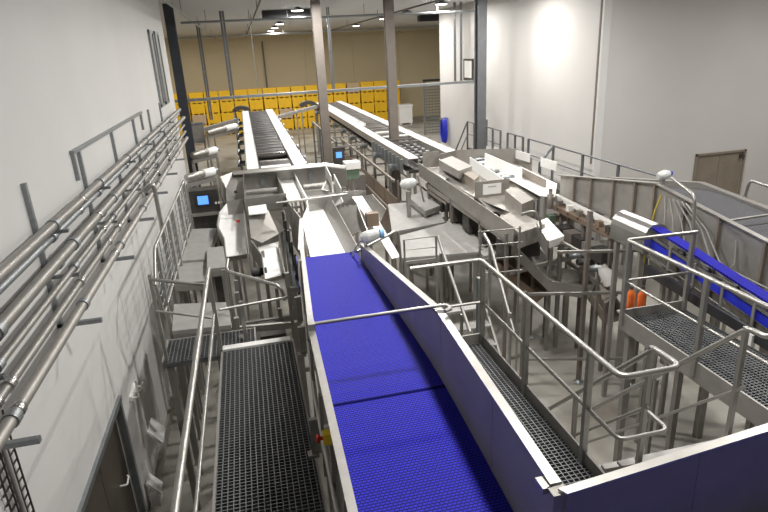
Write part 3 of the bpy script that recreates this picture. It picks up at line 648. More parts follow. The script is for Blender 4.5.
MB().lathe(c + V((0.14, 0, 0.02)), c + V((0.2, 0, 0.02)), [(0, 0.07), (1, 0.065)], 10).part('blue_tape', mat('tape_blue', (0.2, 0.42, 0.72), 0.5, noise=0.05), t)
MB().tube([c + V((-0.12, 0, -0.03)), c + V((-0.24, -0.02, -0.14)), (1.27, 8.0, 3.2)], 0.014).part('arm', 'tube', t)
MB().bar((1.5, 8.1, 2.9), (1.5, 8.1, 3.45), 0.05, 0.05).part('post', 'steel', t)
handrail('bent tube guard behind the wrapped sensor', [(fillet([Q(356, 252, y=8.3), Q(398, 230, y=8.6), Q(401, 262, y=8.6)], 0.07), 0.022)], [((Q(401, 262, y=8.6).x, 8.6, 0), (Q(401, 262, y=8.6).x, 8.6, Q(401, 262, y=8.6).z))], group=None)
# ------------------------------------------------------------------ left step platforms and mesh railing
def deck(label, poly, z, mt='plate', lg=True, t=0.05):
    pts = [Q(a, b, z) for a, b in poly]
    r = thing('step_platform', label, 'platform', (sum(p.x for p in pts) / len(pts), sum(p.y for p in pts) / len(pts), 0), 'steel deck plates')
    MB().prism(pts, (0, 0, -t)).part('deck_plate', mt, r)
    n = len(pts)
    c = sum(pts, V((0, 0, 0))) / n
    for i in range(n):
        a, b = pts[i], pts[(i + 1) % n]; a = c + (a - c) * 0.97; b = c + (b - c) * 0.97
        MB().bar((a.x, a.y, z - t - 0.05), (b.x, b.y, z - t - 0.05), 0.04, 0.1).part('edge_beam', 'steel2', r)
    if lg:
        for p in pts:
            q = c + (p - c) * 0.93; B(q.x - 0.03, q.x + 0.03, q.y - 0.03, q.y + 0.03, 0, z - t - 0.05).part('leg', 'steel2', r)
    return r
walkway('small grating landing left of the walkway end', -1.40, -0.25, 7.05, 7.7, 2.42, ('L', 'R', 'F'), [(-1.34, 7.15), (-0.75, 7.6)])
deck('first pale step plate beyond the grating landing', [(172, 331), (231, 325), (228, 302), (174, 304)], 2.48)
deck('second pale step plate beside the wire railing', [(174, 283), (208, 281), (207, 260), (178, 262)], 2.62)
deck('long pale deck plate beside the left wall below the blue screen', [(181, 261), (206, 259), (217, 228), (192, 229)], 2.66)
deck('pale deck plate left of the outlet chute', [(207, 269), (225, 267), (224, 246), (207, 248)], 2.74)
t = thing('mesh_railing', 'wire mesh railing along the left wall by the step plates', 'railing', (-1.42, 9, 2.5))
XM = -1.42
MB().tube(fillet([(XM, 7.6, 3.28), (XM, 8.05, 3.65), (XM, 12.7, 3.65)], 0.08), 0.022).part('rail', 'tube', t)
MB().tube(fillet([(XM, 7.6, 3.28), (XM, 7.85, 2.75), (XM, 12.7, 2.75)], 0.08), 0.018).part('rail', 'tube', t)
for y in (8.15, 9.6, 10.25, 11.4, 12.6): MB().bar((XM, y, 0), (XM, y, 3.63), 0.05, 0.05).part('post', 'steel2', t)
for i in range(5): MB().tube([(XM, 7.85, 2.88 + 0.14 * i), (XM, 12.6, 2.88 + 0.14 * i)], 0.007, 5).part('wire', 'galv', t)
g = MB()
for i in range(12): g.box(XM - 0.005, XM + 0.005, 8.1 + i * 0.38, 8.11 + i * 0.38, 2.76, 3.64)
g.part('upright_wires', 'galv', t, stuff=True)
handrail('short cross rails from wire railing to the walkway rail end', [([(-1.36, 7.02, 3.58), (-0.7, 6.98, 3.42)], 0.02), ([(-1.36, 7.02, 3.16), (-0.72, 6.98, 2.98)], 0.014)],
         [((-1.36, 7.1, 2.43), (-1.36, 7.06, 3.62))], pw=0.04, group=None)
t = thing('pipe_drop', 'bent pipe elbow dropping from the wall pipes beside the wire railing', 'pipe', (-1.55, 9.9, 0))
MB().tube(fillet([(-1.72, 9.75, 4.08), (-1.56, 9.8, 4.22), (-1.55, 9.85, 0.0)], 0.1), 0.035, 10).part('pipe_body', 'tube', t)
B(-1.68, -1.42, 9.74, 9.96, 0.0, 0.04).part('foot_plate', 'galv', t)
# control screen and side drums
t = thing('control_panel', 'dark control panel with lit blue screen on the left platform', 'control panel', (-1.2, 14, 0))
p = Q(203, 200, y=14.0)
B(p.x - 0.3, p.x + 0.34, 14.02, 14.5, p.z - 0.3, p.z + 0.22).part('cabinet', 'dark', t)
B(p.x - 0.17, p.x + 0.17, 13.98, 14.02, p.z - 0.15, p.z + 0.15).part('screen_frame', 'black', t)
B(p.x - 0.12, p.x + 0.12, 13.965, 13.98, p.z - 0.1, p.z + 0.1).part('screen', 'screen', t)
B(p.x - 0.3, p.x + 0.3, 14.15, 14.4, 0, p.z - 0.3).part('stand', 'dark', t)
B(p.x - 0.38, p.x + 0.4, 13.9, 14.4, p.z - 0.36, p.z - 0.3).part('shelf', 'steel2', t)
for k in range(3): MB().lathe((p.x + 0.28 + 0.07 * k, 14.0, p.z - 0.1), (p.x + 0.28 + 0.07 * k, 13.97, p.z - 0.1), [(0, 0.03), (1, 0.025)], 8).part('button', 'board', t)
def drum(label, a, b, r):
    a = V(a); b = V(b); t = thing('roller_drum', label, 'roller', ((a.x + b.x) / 2, a.y, 0), 'white drums left of the left line')
    MB().lathe(a, b, [(0, r * 0.7), (0.02, r * 0.9), (0.62, r * 0.9), (0.63, r * 0.5)], 14).part('drum_shell', 'steel', t)
    MB().lathe(a.lerp(b, 0.6), b, [(0, r * 0.9), (0.05, r * 1.08), (0.95, r * 1.08), (1, r * 0.7)], 14).part('white_end', 'white', t)
    MB().lathe(b, b + (b - a).normalized() * 0.12, [(0, r * 0.5), (1, r * 0.5)], 10).part('motor', 'galv', t)
    MB().bar(a + V((0, -0.12, -0.2)), b + V((0, -0.12, -0.2)), 0.06, 0.1).part('frame_beam', 'steel', t)
    MB().bar(a + V((0, 0.2, -0.2)), b + V((0, 0.2, -0.2)), 0.06, 0.1).part('frame_beam', 'steel', t)
    for p in (a, b): MB().box(p.x - 0.04, p.x + 0.04, p.y - 0.1, p.y + 0.18, 0, p.z - 0.2).part('leg', 'steel2', t)
drum('nearest white roller drum behind the control panel', Q(186, 178, 3.0), Q(214, 171, 3.0), 0.11)
drum('middle white roller drum left of the far left conveyor', Q(192, 155.5, 3.0), Q(216, 150, 3.0), 0.12)
drum('farthest white roller drum left of the far left conveyor', Q(207, 133, 3.0), Q(236, 126, 3.0), 0.13)
for i, (px, py, lab) in enumerate(((197, 131, 'grey motor cabinet beside the dark column in front of yellow bins'), )):
    p = Q(px, py, y=27); t = thing('motor_cabinet', lab, 'cabinet', (p.x, 27, 0))
    B(p.x - 0.3, p.x + 0.3, 26.8, 27.2, p.z - 0.5, p.z + 0.35).part('body', 'galv', t); B(p.x - 0.25, p.x + 0.25, 26.78, 26.8, p.z - 0.4, p.z + 0.25).part('door', 'steel2', t)
    for dx in (-0.25, 0.25): B(p.x + dx - 0.03, p.x + dx + 0.03, 26.95, 27.05, 0, p.z - 0.5).part('leg', 'steel2', t)
# ------------------------------------------------------------------ far roller conveyors (graders)
def grader(label, x0, x1, y0, y1, z, sw, mt_roll, comb=False, gaps=()):
    t = thing('roller_conveyor', label, 'conveyor', ((x0 + x1) / 2, (y0 + y1) / 2, 0), 'far roller conveyors')
    for s, (a, b) in enumerate(((x0, x0 + sw), (x1 - sw, x1))):
        B(a, b, y0, y1, z - 0.03, z).part('white_side', 'white', t)
        xo = a if s == 0 else b
        B(xo - 0.02, xo + 0.02, y0, y1, z - 0.22, z + 0.015).part('side_rail', 'steel', t)
        xi = b if s == 0 else a
        B(xi - 0.015, xi + 0.015, y0, y1, z - 0.2, z - 0.0).part('inner_guide', 'steel2', t)
    r0 = None; n = int((y1 - y0 - 0.3) / 0.21)
    for i in range(n):
        y = y0 + 0.2 + i * 0.21
        if any(a < y < b for a, b in gaps): continue
        if r0 is None:
            r0 = MB().lathe((x0 + sw + 0.02, y, z - 0.11), (x1 - sw - 0.02, y, z - 0.11), [(0, 0.06), (0.03, 0.085), (0.97, 0.085), (1, 0.06)], 10).part('roller', mt_roll, t); yb = y
        else: clone(r0, 'roller', t, (0, y - yb, 0))
    B(x0 + 0.05, x1 - 0.05, y0, y1, z - 0.45, z - 0.36).part('bed', 'dark', t)
    n = int((y1 - y0) / 2.4)
    for i in range(n + 1):
        y = y0 + 0.1 + i * (y1 - y0 - 0.2) / n
        for x in (x0 + 0.06, x1 - 0.06): B(x - 0.05, x + 0.05, y - 0.05, y + 0.05, 0, z - 0.4).part('leg', 'steel2', t)
        B(x0 + 0.06, x1 - 0.06, y - 0.03, y + 0.03, 1.0, 1.08).part('cross_member', 'steel2', t)
    for x in (x0 + 0.06, x1 - 0.06): B(x - 0.03, x + 0.03, y0 + 0.1, y1 - 0.1, 1.1, 1.2).part('tie_beam', 'steel2', t)
    sl = None; y = y0 + 3.2
    while y < y1 - 0.3:
        if sl is None: sl = B(x0 + sw + 0.02, x1 - sw - 0.02, y, y + 0.07, z - 0.06, z - 0.005).part('cross_slat', 'colbrown' if comb else 'colgrey', t); ys = y
        else: clone(sl, 'cross_slat', t, (0, y - ys, 0))
        y += 0.75
    if comb:
        k = 0; y = 24.5
        while y < y1 - 0.5:
            B(x0 + sw - 0.08, x0 + sw + 0.1, y, y + 0.06, z, z + 0.14).part('guide_finger', 'white', t); y += 0.45
    for i in range(n):
        y = y0 + 1.0 + i * (y1 - y0 - 1) / n
        for x, sg in ((x0 - 0.03, -1), (x1 + 0.03, 1)):
            MB().lathe((x, y, z - 0.42), (x + sg * 0.28, y, z - 0.42), [(0, 0.09), (0.6, 0.1), (0.62, 0.12), (1, 0.11)], 10).part('drive_motor', 'galv', t)
    return t
g1 = grader('far roller conveyor with white sides in the left line', -0.16, 1.55, 17.0, 36.0, 3.0, 0.36, 'roller', gaps=((18.4, 19.6),))
B(0.25, 1.1, 17.05, 17.35, 2.93, 2.99).part('end_tray', 'white', g1)
B(0.25, 1.1, 18.2, 18.4, 2.9, 2.97).part('end_tray', 'steel', g1)
B(0.25, 1.1, 19.65, 19.8, 2.93, 2.99).part('end_tray', 'steelp', g1)
g2 = grader('far roller conveyor with white sides and guide fingers in the right line', 4.42, 6.1, 16.4, 38.5, 3.0, 0.34, 'roller', True, gaps=((16.5, 21.0),))
B(4.8, 5.75, 21.0, 21.2, 2.95, 3.01).part('end_tray', 'board', g2)
B(4.8, 5.75, 22.3, 22.45, 2.95, 3.01).part('end_tray', 'board', g2)
for i in range(9):
    y = 16.8 + i * 0.5
    MB().lathe((4.85, y, 2.82), (5.7, y, 2.82), [(0, 0.04), (1, 0.04)], 8).part('shaft', 'galv', g2)
    for x in (4.95, 5.2, 5.45): MB().lathe((x, y, 2.82), (x + 0.09, y, 2.82), [(0, 0.1), (1, 0.1)], 10).part('disc', 'roller', g2)
    B(6.12, 6.2, y, y + 0.14, 2.55, 2.95).part('bracket', 'galv', g2)
    B(4.32, 4.4, y, y + 0.14, 2.5, 2.9).part('bracket', 'galv', g2)
# side shields and rails left of the right far conveyor
t = thing('side_shield', 'row of brown sheet shields left of the far right conveyor', 'panel', (4.0, 20, 0))
for i in range(6): MB().wall([(3.95, 15.9 + i * 1.55, 0.5, 1.95), (3.95, 17.4 + i * 1.55, 0.5, 1.95)], 0.03).part('shield_panel', 'brown', t)
legs(t, [(3.99, 15.9 + i * 1.55) for i in range(7)], 2.5, 0.05, 'colbrown')
for z in (2.5, 1.5): MB().bar((3.86, 15.8, z), (3.86, 25.4, z), 0.06, 0.07).part('rail', 'chute', t)
t = thing('cross_bar_rack', 'open steel frame with cross bars beside the left brown column', 'frame', (3.2, 24, 0))
for y in (21.6, 24, 26.5, 29): 
    B(3.1, 3.18, y, y + 0.08, 0, 2.9).part('post', 'colgrey', t)
    for z in (1.1, 1.9, 2.7): MB().bar((3.14, y + 0.04, z), (4.3, y + 0.04, z), 0.05, 0.06).part('cross_bar', 'steel2', t)
MB().bar((3.14, 21.6, 2.85), (3.14, 29, 2.85), 0.05, 0.06).part('beam', 'steel2', t)
MB().box(3.2, 3.75, 19.5, 20.1, 1.5, 2.0).part('deck_plate', 'steel2', t); legs(t, [(3.25, 19.55), (3.7, 20.05)], 1.5)
t = thing('control_panel', 'small dark control box with lit blue screen by the left brown column', 'control panel', Q(341, 154, y=18).to_tuple()[:2] + (0,))
p = Q(339, 155, y=18)
B(p.x - 0.17, p.x + 0.17, 18.02, 18.2, p.z - 0.3, p.z + 0.22).part('cabinet', 'dark', t); B(p.x - 0.09, p.x + 0.09, 18.0, 18.02, p.z - 0.09, p.z + 0.09).part('screen', 'screen', t)
B(p.x - 0.04, p.x + 0.04, 18.06, 18.14, 0, p.z - 0.3).part('stand', 'dark', t)
# white lidded box and round wrapped motor near the brown columns
t = thing('motor', 'white wrapped motor cover in front of the brown shields', 'motor', Q(352, 165, y=15.5).to_tuple()[:2] + (0,))
p = Q(352, 165, y=15.5)
B(p.x - 0.22, p.x + 0.2, 15.3, 15.7, p.z - 0.08, p.z + 0.1).part('cover', 'board', t); B(p.x - 0.18, p.x + 0.16, 15.35, 15.65, p.z - 0.35, p.z - 0.08).part('body', 'green', t)
B(p.x - 0.04, p.x + 0.04, 15.45, 15.55, 0, p.z - 0.35).part('stand', 'steel2', t)
t = thing('motor', 'round pale wrapped motor beside the right brown column', 'motor', Q(408, 184, y=13.8).to_tuple()[:2] + (0,))
p = Q(408, 184, y=13.8)
MB().lathe(p - V((0.2, 0, 0.02)), p + V((0.22, 0, 0.04)), [(0, 0.05), (0.15, 0.12), (0.5, 0.14), (0.85, 0.11), (1, 0.05)], 9).part('wrapped_body', 'clear', t)
B(p.x - 0.05, p.x + 0.05, 13.75, 13.85, 0, p.z - 0.18).part('stand', 'steel2', t)
MB().bar(p + V((0.25, 0, 0.2)), p + V((0.4, 0, -0.5)), 0.04, 0.04).part('brace', 'steel2', t)
# cross conveyors at the far end
def xconv(label, a, b, wd=0.5):
    a = V(a); b = V(b); t = thing('cross_conveyor', label, 'conveyor', ((a.x + b.x) / 2, (a.y + b.y) / 2, 0), 'far white cross conveyors')
    MB().bar(a, b, wd, 0.06).part('belt', 'white', t)
    for s in (-1, 1): MB().bar(a + V((0, s * wd / 2, 0.02)), b + V((0, s * wd / 2, 0.02)), 0.04, 0.16).part('side_rail', 'steel', t)
    for k in (0.05, 0.5, 0.95): p = a.lerp(b, k); B(p.x - 0.04, p.x + 0.04, p.y - 0.04, p.y + 0.04, 0, p.z - 0.03).part('leg', 'steel2', t)
    MB().lathe(b + V((0, -wd / 2, 0)), b + V((0, wd / 2, 0)), [(0, 0.08), (1, 0.08)], 10).part('end_roller', 'dark', t)
xconv('white cross conveyor between the far ends of the two lines', (1.75, 36.5, 2.45), (4.3, 36.6, 2.9))
xconv('white cross conveyor left of the far end of the left line', (-3.2, 33.5, 2.2), (-0.4, 33.8, 2.75))
for x, y, lab in ((1.2, 37.2, 'dark curved chute head at the far end of the left line'), (3.9, 37.6, 'dark curved chute head at the far end of the right line')):
    c = V((x - 1.4 if x < 2 else x, y, 2.9)); t = thing('curved_hood', lab, 'chute', (c.x, c.y, 0))
    MB().add([c + V((0.55 * math.cos(a) * k, dy, 0.3 * math.sin(a) * k)) for dy in (0, 0.6) for a in [math.pi * i / 8 for i in range(9)] for k in (1, 0.3)],
             [(2 * i, 2 * i + 1, 2 * i + 3, 2 * i + 2) for i in range(8)] + [(18 + 2 * i + 2, 18 + 2 * i + 3, 18 + 2 * i + 1, 18 + 2 * i) for i in range(8)] +
             [(2 * i, 2 * i + 2, 20 + 2 * i, 18 + 2 * i) for i in range(8)] + [(2 * i + 3, 2 * i + 1, 19 + 2 * i, 21 + 2 * i) for i in range(8)]).part('curved_cover', 'dark', t)
    for dx in (-0.45, 0.45): B(c.x + dx - 0.04, c.x + dx + 0.04, y + 0.05, y + 0.13, 0, 2.95).part('leg', 'steel2', t)
t = thing('rack', 'open steel tube rack behind the left distribution box', 'rack', (2.3, 19.5, 0))
for x in (1.85, 2.25, 2.6 - 0.02): B(x, x + 0.06, 18.2, 18.26, 0, 2.55 + 0.1 * x).part('post', 'steel2', t)
for z in (1.6, 2.1, 2.55): B(1.85, 2.6, 18.2, 18.25, z, z + 0.05).part('cross_bar', 'steel2', t)
# ------------------------------------------------------------------ middle platform and stair
deck('large pale deck plate in front of the right brown column', [(388, 204), (432, 200), (445, 222), (392, 232)], 2.0)
deck('raised pale deck plate under the right distribution table', [(407, 196), (432, 190), (447, 203), (425, 211)], 2.2)
deck('pale deck plate at the head of the middle stair', [(398, 236), (450, 222), (480, 246), (478, 252), (402, 258)], 2.05)
deck('pale deck plate under the right distribution table edge', [(446, 222), (470, 216), (520, 250), (484, 256)], 2.0)
stair('middle steel stair down from the pale deck plates', 2.72, 3.5, 8.5, 2.05, 6.4, 0.0, 9)
handrail('left tube rail of the middle stair', [(fillet([Q(438, 236, x=2.7), Q(441, 246, x=2.7), Q(470, 332, x=2.7)], 0.08), 0.026)],
         [((2.7, 8.2, 1.7), (2.7, 8.2, 3.0)), ((2.7, 7.3, 0.7), (2.7, 7.3, 2.35))], pw=0.04)
handrail('right tube rail of the middle stair', [(fillet([Q(484, 234, x=3.52), Q(490, 244, x=3.52), Q(514, 332, x=3.52)], 0.08), 0.026)],
         [((3.52, 8.2, 1.7), (3.52, 8.2, 3.0)), ((3.52, 7.4, 0.8), (3.52, 7.4, 2.2))], pw=0.04)
handrail('thin wire guard at the front edge of the middle deck', [([Q(403, 240, z=2.9), Q(436, 236, z=2.9)], 0.012), ([Q(403, 250, z=2.6), Q(436, 247, z=2.6)], 0.012), ([Q(404, 262, z=2.3), Q(437, 258, z=2.3)], 0.012)],
         [(Q(404, 240, z=2.9) - V((0, 0, 2.9)), Q(404, 240, z=2.9)), (Q(436, 236, z=2.9) - V((0, 0, 2.9)), Q(436, 236, z=2.9))], pw=0.03, group=None)
handrail('thin wire guard right of the middle stair', [([Q(478, 232 + 14 * i, y=9.0), Q(522, 228 + 14 * i, y=9.0)], 0.012) for i in range(4)],
         [(V((Q(520, 228, y=9.0).x, 9.0, 0)), Q(520, 226, y=9.0)), (V((Q(480, 232, y=9.0).x, 9.0, 0)), Q(480, 230, y=9.0))], pw=0.03, group=None)
t = thing('slotted_upright', 'slotted grey upright beside the middle stair', 'post', (2.62, 6.7, 0))
B(2.70, 2.80, 6.66, 6.74, 0, 3.15).part('post', 'galv', t)
for i in range(9): B(2.72, 2.78, 6.645, 6.665, 2.0 + i * 0.12, 2.06 + i * 0.12).part('slot_plate', 'steel', t)
# ------------------------------------------------------------------ distribution table of the right line
t = thing('distribution_table', 'wide stainless distribution table of the right line with white inner walls', 'hopper', (5.5, 13, 0))
WL([(440, 154, 3.25), (456, 150, 3.25), (517, 148.5, 3.25), (532, 158, 3.2)], 0.5).part('back_wall', 'steelr', t)
SH([(420, 165, 2.85), (448, 154, 2.85), (528, 160, 2.85), (552, 190, 2.85), (515, 215, 2.75), (472, 196, 2.85), (446, 181, 2.85)]).part('floor_plate', 'steelr', t)
WL([(419, 163, 3.05), (445, 180, 3.0), (473, 199, 2.98), (514, 227, 2.9)], 0.36).part('outer_wall', 'steelr', t)
a, *_ = FR(423, 439, 168, 2.87, 3.3); a.part('end_plate', 'steelr', t)
SH([(424, 170, 2.9), (438, 167, 2.95), (449, 178, 2.92), (444, 181, 2.9)]).part('slide_plate', 'steel', t)
pz = [(439, 160, 3.2), (450, 157, 3.2), (472, 169, 3.2), (475, 178, 3.0), (459, 176, 3.2)]
MB().prism([Q(439, 160, 3.18), Q(452, 156, 3.18), (Q(472, 166, 3.18)), Q(459, 171, 3.18)], (0, 0, -0.2)).part('drive_cover', 'steel2', t)
MB().prism([Q(456, 168, 3.1), Q(462, 165, 3.1), Q(479, 176, 3.1), Q(474, 180, 3.1)], (0, 0, -0.3)).part('drive_cover', 'chute', t)
WL([(470, 157, 3.2), (504, 179, 3.12)], 0.3).part('white_wall', 'white', t)
WL([(485, 153, 3.35), (522, 169, 3.25)], 0.4).part('white_wall', 'white', t)
SH([(500, 174, 2.99), (521, 167, 2.99), (557, 184, 2.96), (555, 197, 2.96), (540, 196, 2.96)]).part('white_liner', 'white', t)
SH([(471, 160, 2.9), (484, 156, 2.9), (519, 170, 2.9), (504, 181, 2.9)]).part('roller_bed', 'dark', t)
for i in range(7):
    k = i / 6; p = Q(474 + 28 * k, 160 + 18 * k, 3.0); q = Q(486 + 28 * k, 158 + 12 * k, 3.0); MB().lathe(p, V((q.x, p.y, q.z)), [(0, 0.05), (1, 0.05)], 8).part('roller', 'white' if i % 2 else 'galv', t)
a, xa, xb, ya = FR(475, 509, 199, 2.82, 3.2); a.part('front_plate', 'steelr', t)
p0 = Q(483, 186, y=ya - 0.02); p1 = Q(501, 193, y=ya - 0.02)
B(p0.x, p1.x, ya - 0.03, ya - 0.012, p1.z, p0.z + 0.03).part('white_notice_board', 'board', t, 'blank white board')
B(p0.x + 0.12, p1.x - 0.12, ya - 0.035, ya - 0.03, p0.z - 0.04, p0.z - 0.02).part('printed_line', 'cable', t)
SH([(478, 199, 2.84), (507, 194, 2.84), (507, 211, 2.7), (491, 212, 2.7)]).part('slide_plate', 'steel', t)
MB().prism([Q(505, 190, 3.05), Q(517, 187, 3.05), Q(534, 199, 3.05), Q(522, 204, 3.05)], (0, 0, -0.35)).part('drive_cover', 'steelr', t)
MB().prism([Q(500, 217, 2.8), Q(515, 210, 2.8), Q(545, 224, 2.8), Q(519, 233, 2.8)], (0, 0, -0.3)).part('drive_cover', 'steelr', t)
WL([(522, 168, 3.2), (546, 180, 3.15)], 0.35).part('side_wall', 'chute', t)
WL([(516, 150, 3.3), (530, 154, 3.3)], 0.22).part('white_wall', 'board', t)
WL([(541, 157.5, 3.3), (557, 162, 3.3)], 0.22).part('white_wall', 'board', t)
legs(t, [(4.5, 14.6), (4.5, 12.8), (4.5, 11.0), (4.45, 9.6), (5.6, 10.8), (6.2, 12), (6.6, 13.5), (6.5, 15.2), (5.2, 15.2)], 2.7, mt='colbrown')
for y in (9.6, 11.4, 13.2): MB().bar((4.5, y, 1.9), (6.2, y + 0.4, 1.9), 0.06, 0.08).part('cross_member', 'steelr', t)
MB().bar((4.5, 9.5, 2.55), (4.5, 14.8, 2.55), 0.06, 0.12).part('frame_beam', 'steelr', t)
for i in range(5): MB().box(4.55, 5.3, 9.9 + i * 0.95, 10.3 + i * 0.95, 2.05, 2.4).part('drive_unit', 'dark', t)
MB().tube(fillet([Q(521, 214, y=9.2), Q(535, 210, y=9.2), Q(541, 222, y=9.2), Q(540, 240, y=9.2)], 0.12), 0.022).part('guard_tube', 'tube', t)
t = thing('bench', 'pale narrow belt bench in front of the right distribution table', 'bench', Q(432, 190, 2.45).to_tuple()[:2] + (0,))
MB().prism([Q(428, 190, 2.45), Q(434, 188, 2.45), Q(452, 199, 2.45), Q(446, 202, 2.45)], (0, 0, -0.08)).part('bench_top', 'chute', t)
for px, py in ((431, 190), (446, 199)): p = Q(px, py, 2.4); B(p.x - 0.03, p.x + 0.03, p.y - 0.03, p.y + 0.03, 0, 2.4).part('leg', 'steelr', t)
# white slide and inclined return chutes
t = thing('outlet_chute', 'white outlet slide under the right distribution table', 'chute', Q(552, 236, 2.6).to_tuple()[:2] + (0,), 'outlet chutes of the right line')
SH([(538, 222, 2.78), (547, 218, 2.78), (564, 236, 2.62), (549, 241, 2.62)]).part('slide_plate', 'white', t)
SH([(549, 241, 2.62), (564, 236, 2.62), (563, 243, 2.45), (549, 248, 2.45)]).part('lip', 'board', t)
WL([(537, 222, 2.9), (548, 241, 2.75)], 0.3).part('side_wall', 'steel', t)
p = Q(550, 238, 2.5); legs(t, [(p.x + 0.1, p.y + 0.15), (p.x + 0.35, p.y + 0.2)], 2.4)
def trough3(name, label, pts, wd, hh, mt, group=None):
    pts = [V(p) for p in pts]; t = thing(name, label, 'chute', (pts[0].x, pts[0].y, 0), group)
    side = (pts[-1] - pts[0]); side.z = 0; side.normalize(); side = V((-side.y, side.x, 0)) * wd / 2
    for a, b in zip(pts[:-1], pts[1:]):
        MB().sheet([a - side, b - side, b + side, a + side], 0.02).part('floor_plate', mt, t)
        for s in (-1, 1):
            u = V((0, 0, hh)); MB().sheet([a + side * s, b + side * s, b + side * s + u, a + side * s + u], 0.02).part('side_wall', mt, t)
        c = b
        for s in (1,): q = c + side * s * 0.9; B(q.x - 0.03, q.x + 0.03, q.y - 0.03, q.y + 0.03, 0, q.z).part('leg', 'colbrown', t)
    return t
t = trough3('return_chute', 'brown-grey return chute descending below the white outlet slide', [Q(514, 246, 2.2), Q(555, 286, 1.5), Q(592, 291, 1.45)], 0.75, 0.25, 'steel', 'return chutes')
t = trough3('return_chute', 'short lower return chute ending by the orange bottles', [Q(594, 292, 1.4), Q(614, 322, 1.0)], 0.45, 0.22, 'chute', 'return chutes')
t = trough3('return_chute', 'broad brown return chute behind the middle stair', [Q(487, 258, 1.7), Q(540, 300, 1.0)], 0.7, 0.35, 'brown', 'return chutes')
t = thing('chute_mouth', 'white funnel mouth above the lower return chute', 'chute', Q(604, 285, 1.9).to_tuple()[:2] + (0,))
p = Q(603, 276, 1.95); MB().lathe(p + V((-0.05, 0, 0.22)), p + V((0.1, -0.1, -0.12)), [(0, 0.07), (0.4, 0.12), (1, 0.13)], 12).part('funnel', 'board', t)
SH([(601, 290, 1.6), (610, 287, 1.75), (617, 297, 1.6), (605, 303, 1.45)]).part('lip_plate', 'white', t)
B(p.x - 0.03, p.x + 0.03, p.y + 0.1, p.y + 0.16, 0, p.z).part('post', 'steel2', t); SH([(598, 284, 1.8), (612, 280, 1.8), (618, 296, 1.62), (602, 300, 1.55)]).part('back_plate', 'chute', t)
# tall floor posts and cross bars under the right line
t = thing('post_frame', 'tall thin floor post frame under the right line', 'frame', (5.4, 8.5, 0))
for x, y, z1 in ((5.45, 8.5, 3.3), (6.3, 8.1, 2.7), (4.4, 8.7, 1.9), (5.4, 10.4, 2.6)):
    B(x - 0.035, x + 0.035, y - 0.035, y + 0.035, 0.02, z1).part('post', 'colbrown', t); MB().lathe((x, y, 0), (x, y, 0.05), [(0, 0.09), (1, 0.04)], 10).part('foot', 'galv', t)
for a, b in (((4.4, 8.7, 1.85), (6.3, 8.1, 1.85)), ((4.4, 8.7, 0.55), (6.3, 8.1, 0.55)), ((4.9, 8.55, 2.62), (6.3, 8.1, 2.62)), ((5.4, 10.4, 2.5), (5.45, 8.5, 2.5))): MB().bar(a, b, 0.045, 0.045).part('cross_bar', 'tube', t)
# ------------------------------------------------------------------ right belt conveyor (grey belt in high trough)
t = thing('belt_conveyor', 'wide grey belt conveyor in a ribbed stainless trough, right line', 'conveyor', (6.9, 8, 0))
XL, XR2 = 6.3, 7.4
pr = [(3.2, 3.12), (5.8, 3.34), (7.6, 3.52), (8.0, 3.54), (8.4, 3.5), (11.2, 3.0)]
b = MB()
for (ya, za), (yb, zb) in zip(pr[:-1], pr[1:]): b.sheet([(XL + 0.01, ya, za), (XR2 - 0.01, ya, za), (XR2 - 0.01, yb, zb), (XL + 0.01, yb, zb)], 0.02)
b.part('belt', 'grey_belt', t)
tops2 = [(3.2, 3.2), (6.8, 3.5), (8.35, 3.62), (11.0, 3.2)]
tops = [(3.2, 3.32), (5.8, 3.50), (8.0, 3.80), (11.0, 3.36)]
def ztop(y):
    for (a, za), (b_, zb) in zip(tops[:-1], tops[1:]):
        if a <= y <= b_: return za + (zb - za) * (y - a) / (b_ - a)
cuts = [3.2, 4.4, 5.2, 5.8, 6.6, 7.3, 8.0, 8.5, 9.1, 9.8, 10.4, 11.0]
for ya, yb in zip(cuts[:-1], cuts[1:]):
    if ya < 8: z0 = z1 = 2.2
    else: z0 = z1 = 2.92
    MB().wall([(XL, ya + 0.004, z0, ztop(ya)), (XL, yb - 0.004, z1, ztop(yb))], 0.016).part('side_panel', 'steel2', t)
    B(XL - 0.06, XL - 0.01, ya - 0.02, ya + 0.02, z0, ztop(ya) - 0.02).part('rib', 'chute', t)
MB().wall([(XR2, y, z - 0.6, z) for y, z in tops2], 0.02).part('side_panel', 'steel', t)
f = MB(); f2 = MB()
for (ya, za), (yb, zb) in zip(tops[:-1], tops[1:]):
    f.sheet([(XL - 0.07, ya, za), (XL + 0.015, ya, za), (XL + 0.015, yb, zb), (XL - 0.07, yb, zb)], 0.016)
for (ya, za), (yb, zb) in zip(tops2[:-1], tops2[1:]): f2.sheet([(XR2 - 0.015, ya, za), (XR2 + 0.1, ya, za), (XR2 + 0.1, yb, zb), (XR2 - 0.015, yb, zb)], 0.016)
f.part('top_flange', 'steel', t); f2.part('top_flange', 'steel', t)
p = Q(720, 222, x=6.25); MB().tube([p, (7.45, p.y, p.z + 0.02)], 0.02).part('cross_bar', 'tube', t)
MB().bar((XL, 8.0, 2.8), (XL, 11.2, 2.8), 0.08, 0.1).part('frame_beam', 'board', t)
for y in (4.0, 6.5, 8.6, 10.6):
    for x in (XL + 0.05, XR2 - 0.05): B(x - 0.05, x + 0.05, y - 0.05, y + 0.05, 0, 2.9).part('leg', 'steel2', t)
    B(XL, XR2, y - 0.03, y + 0.03, 2.5, 2.6).part('cross_member', 'steel2', t)
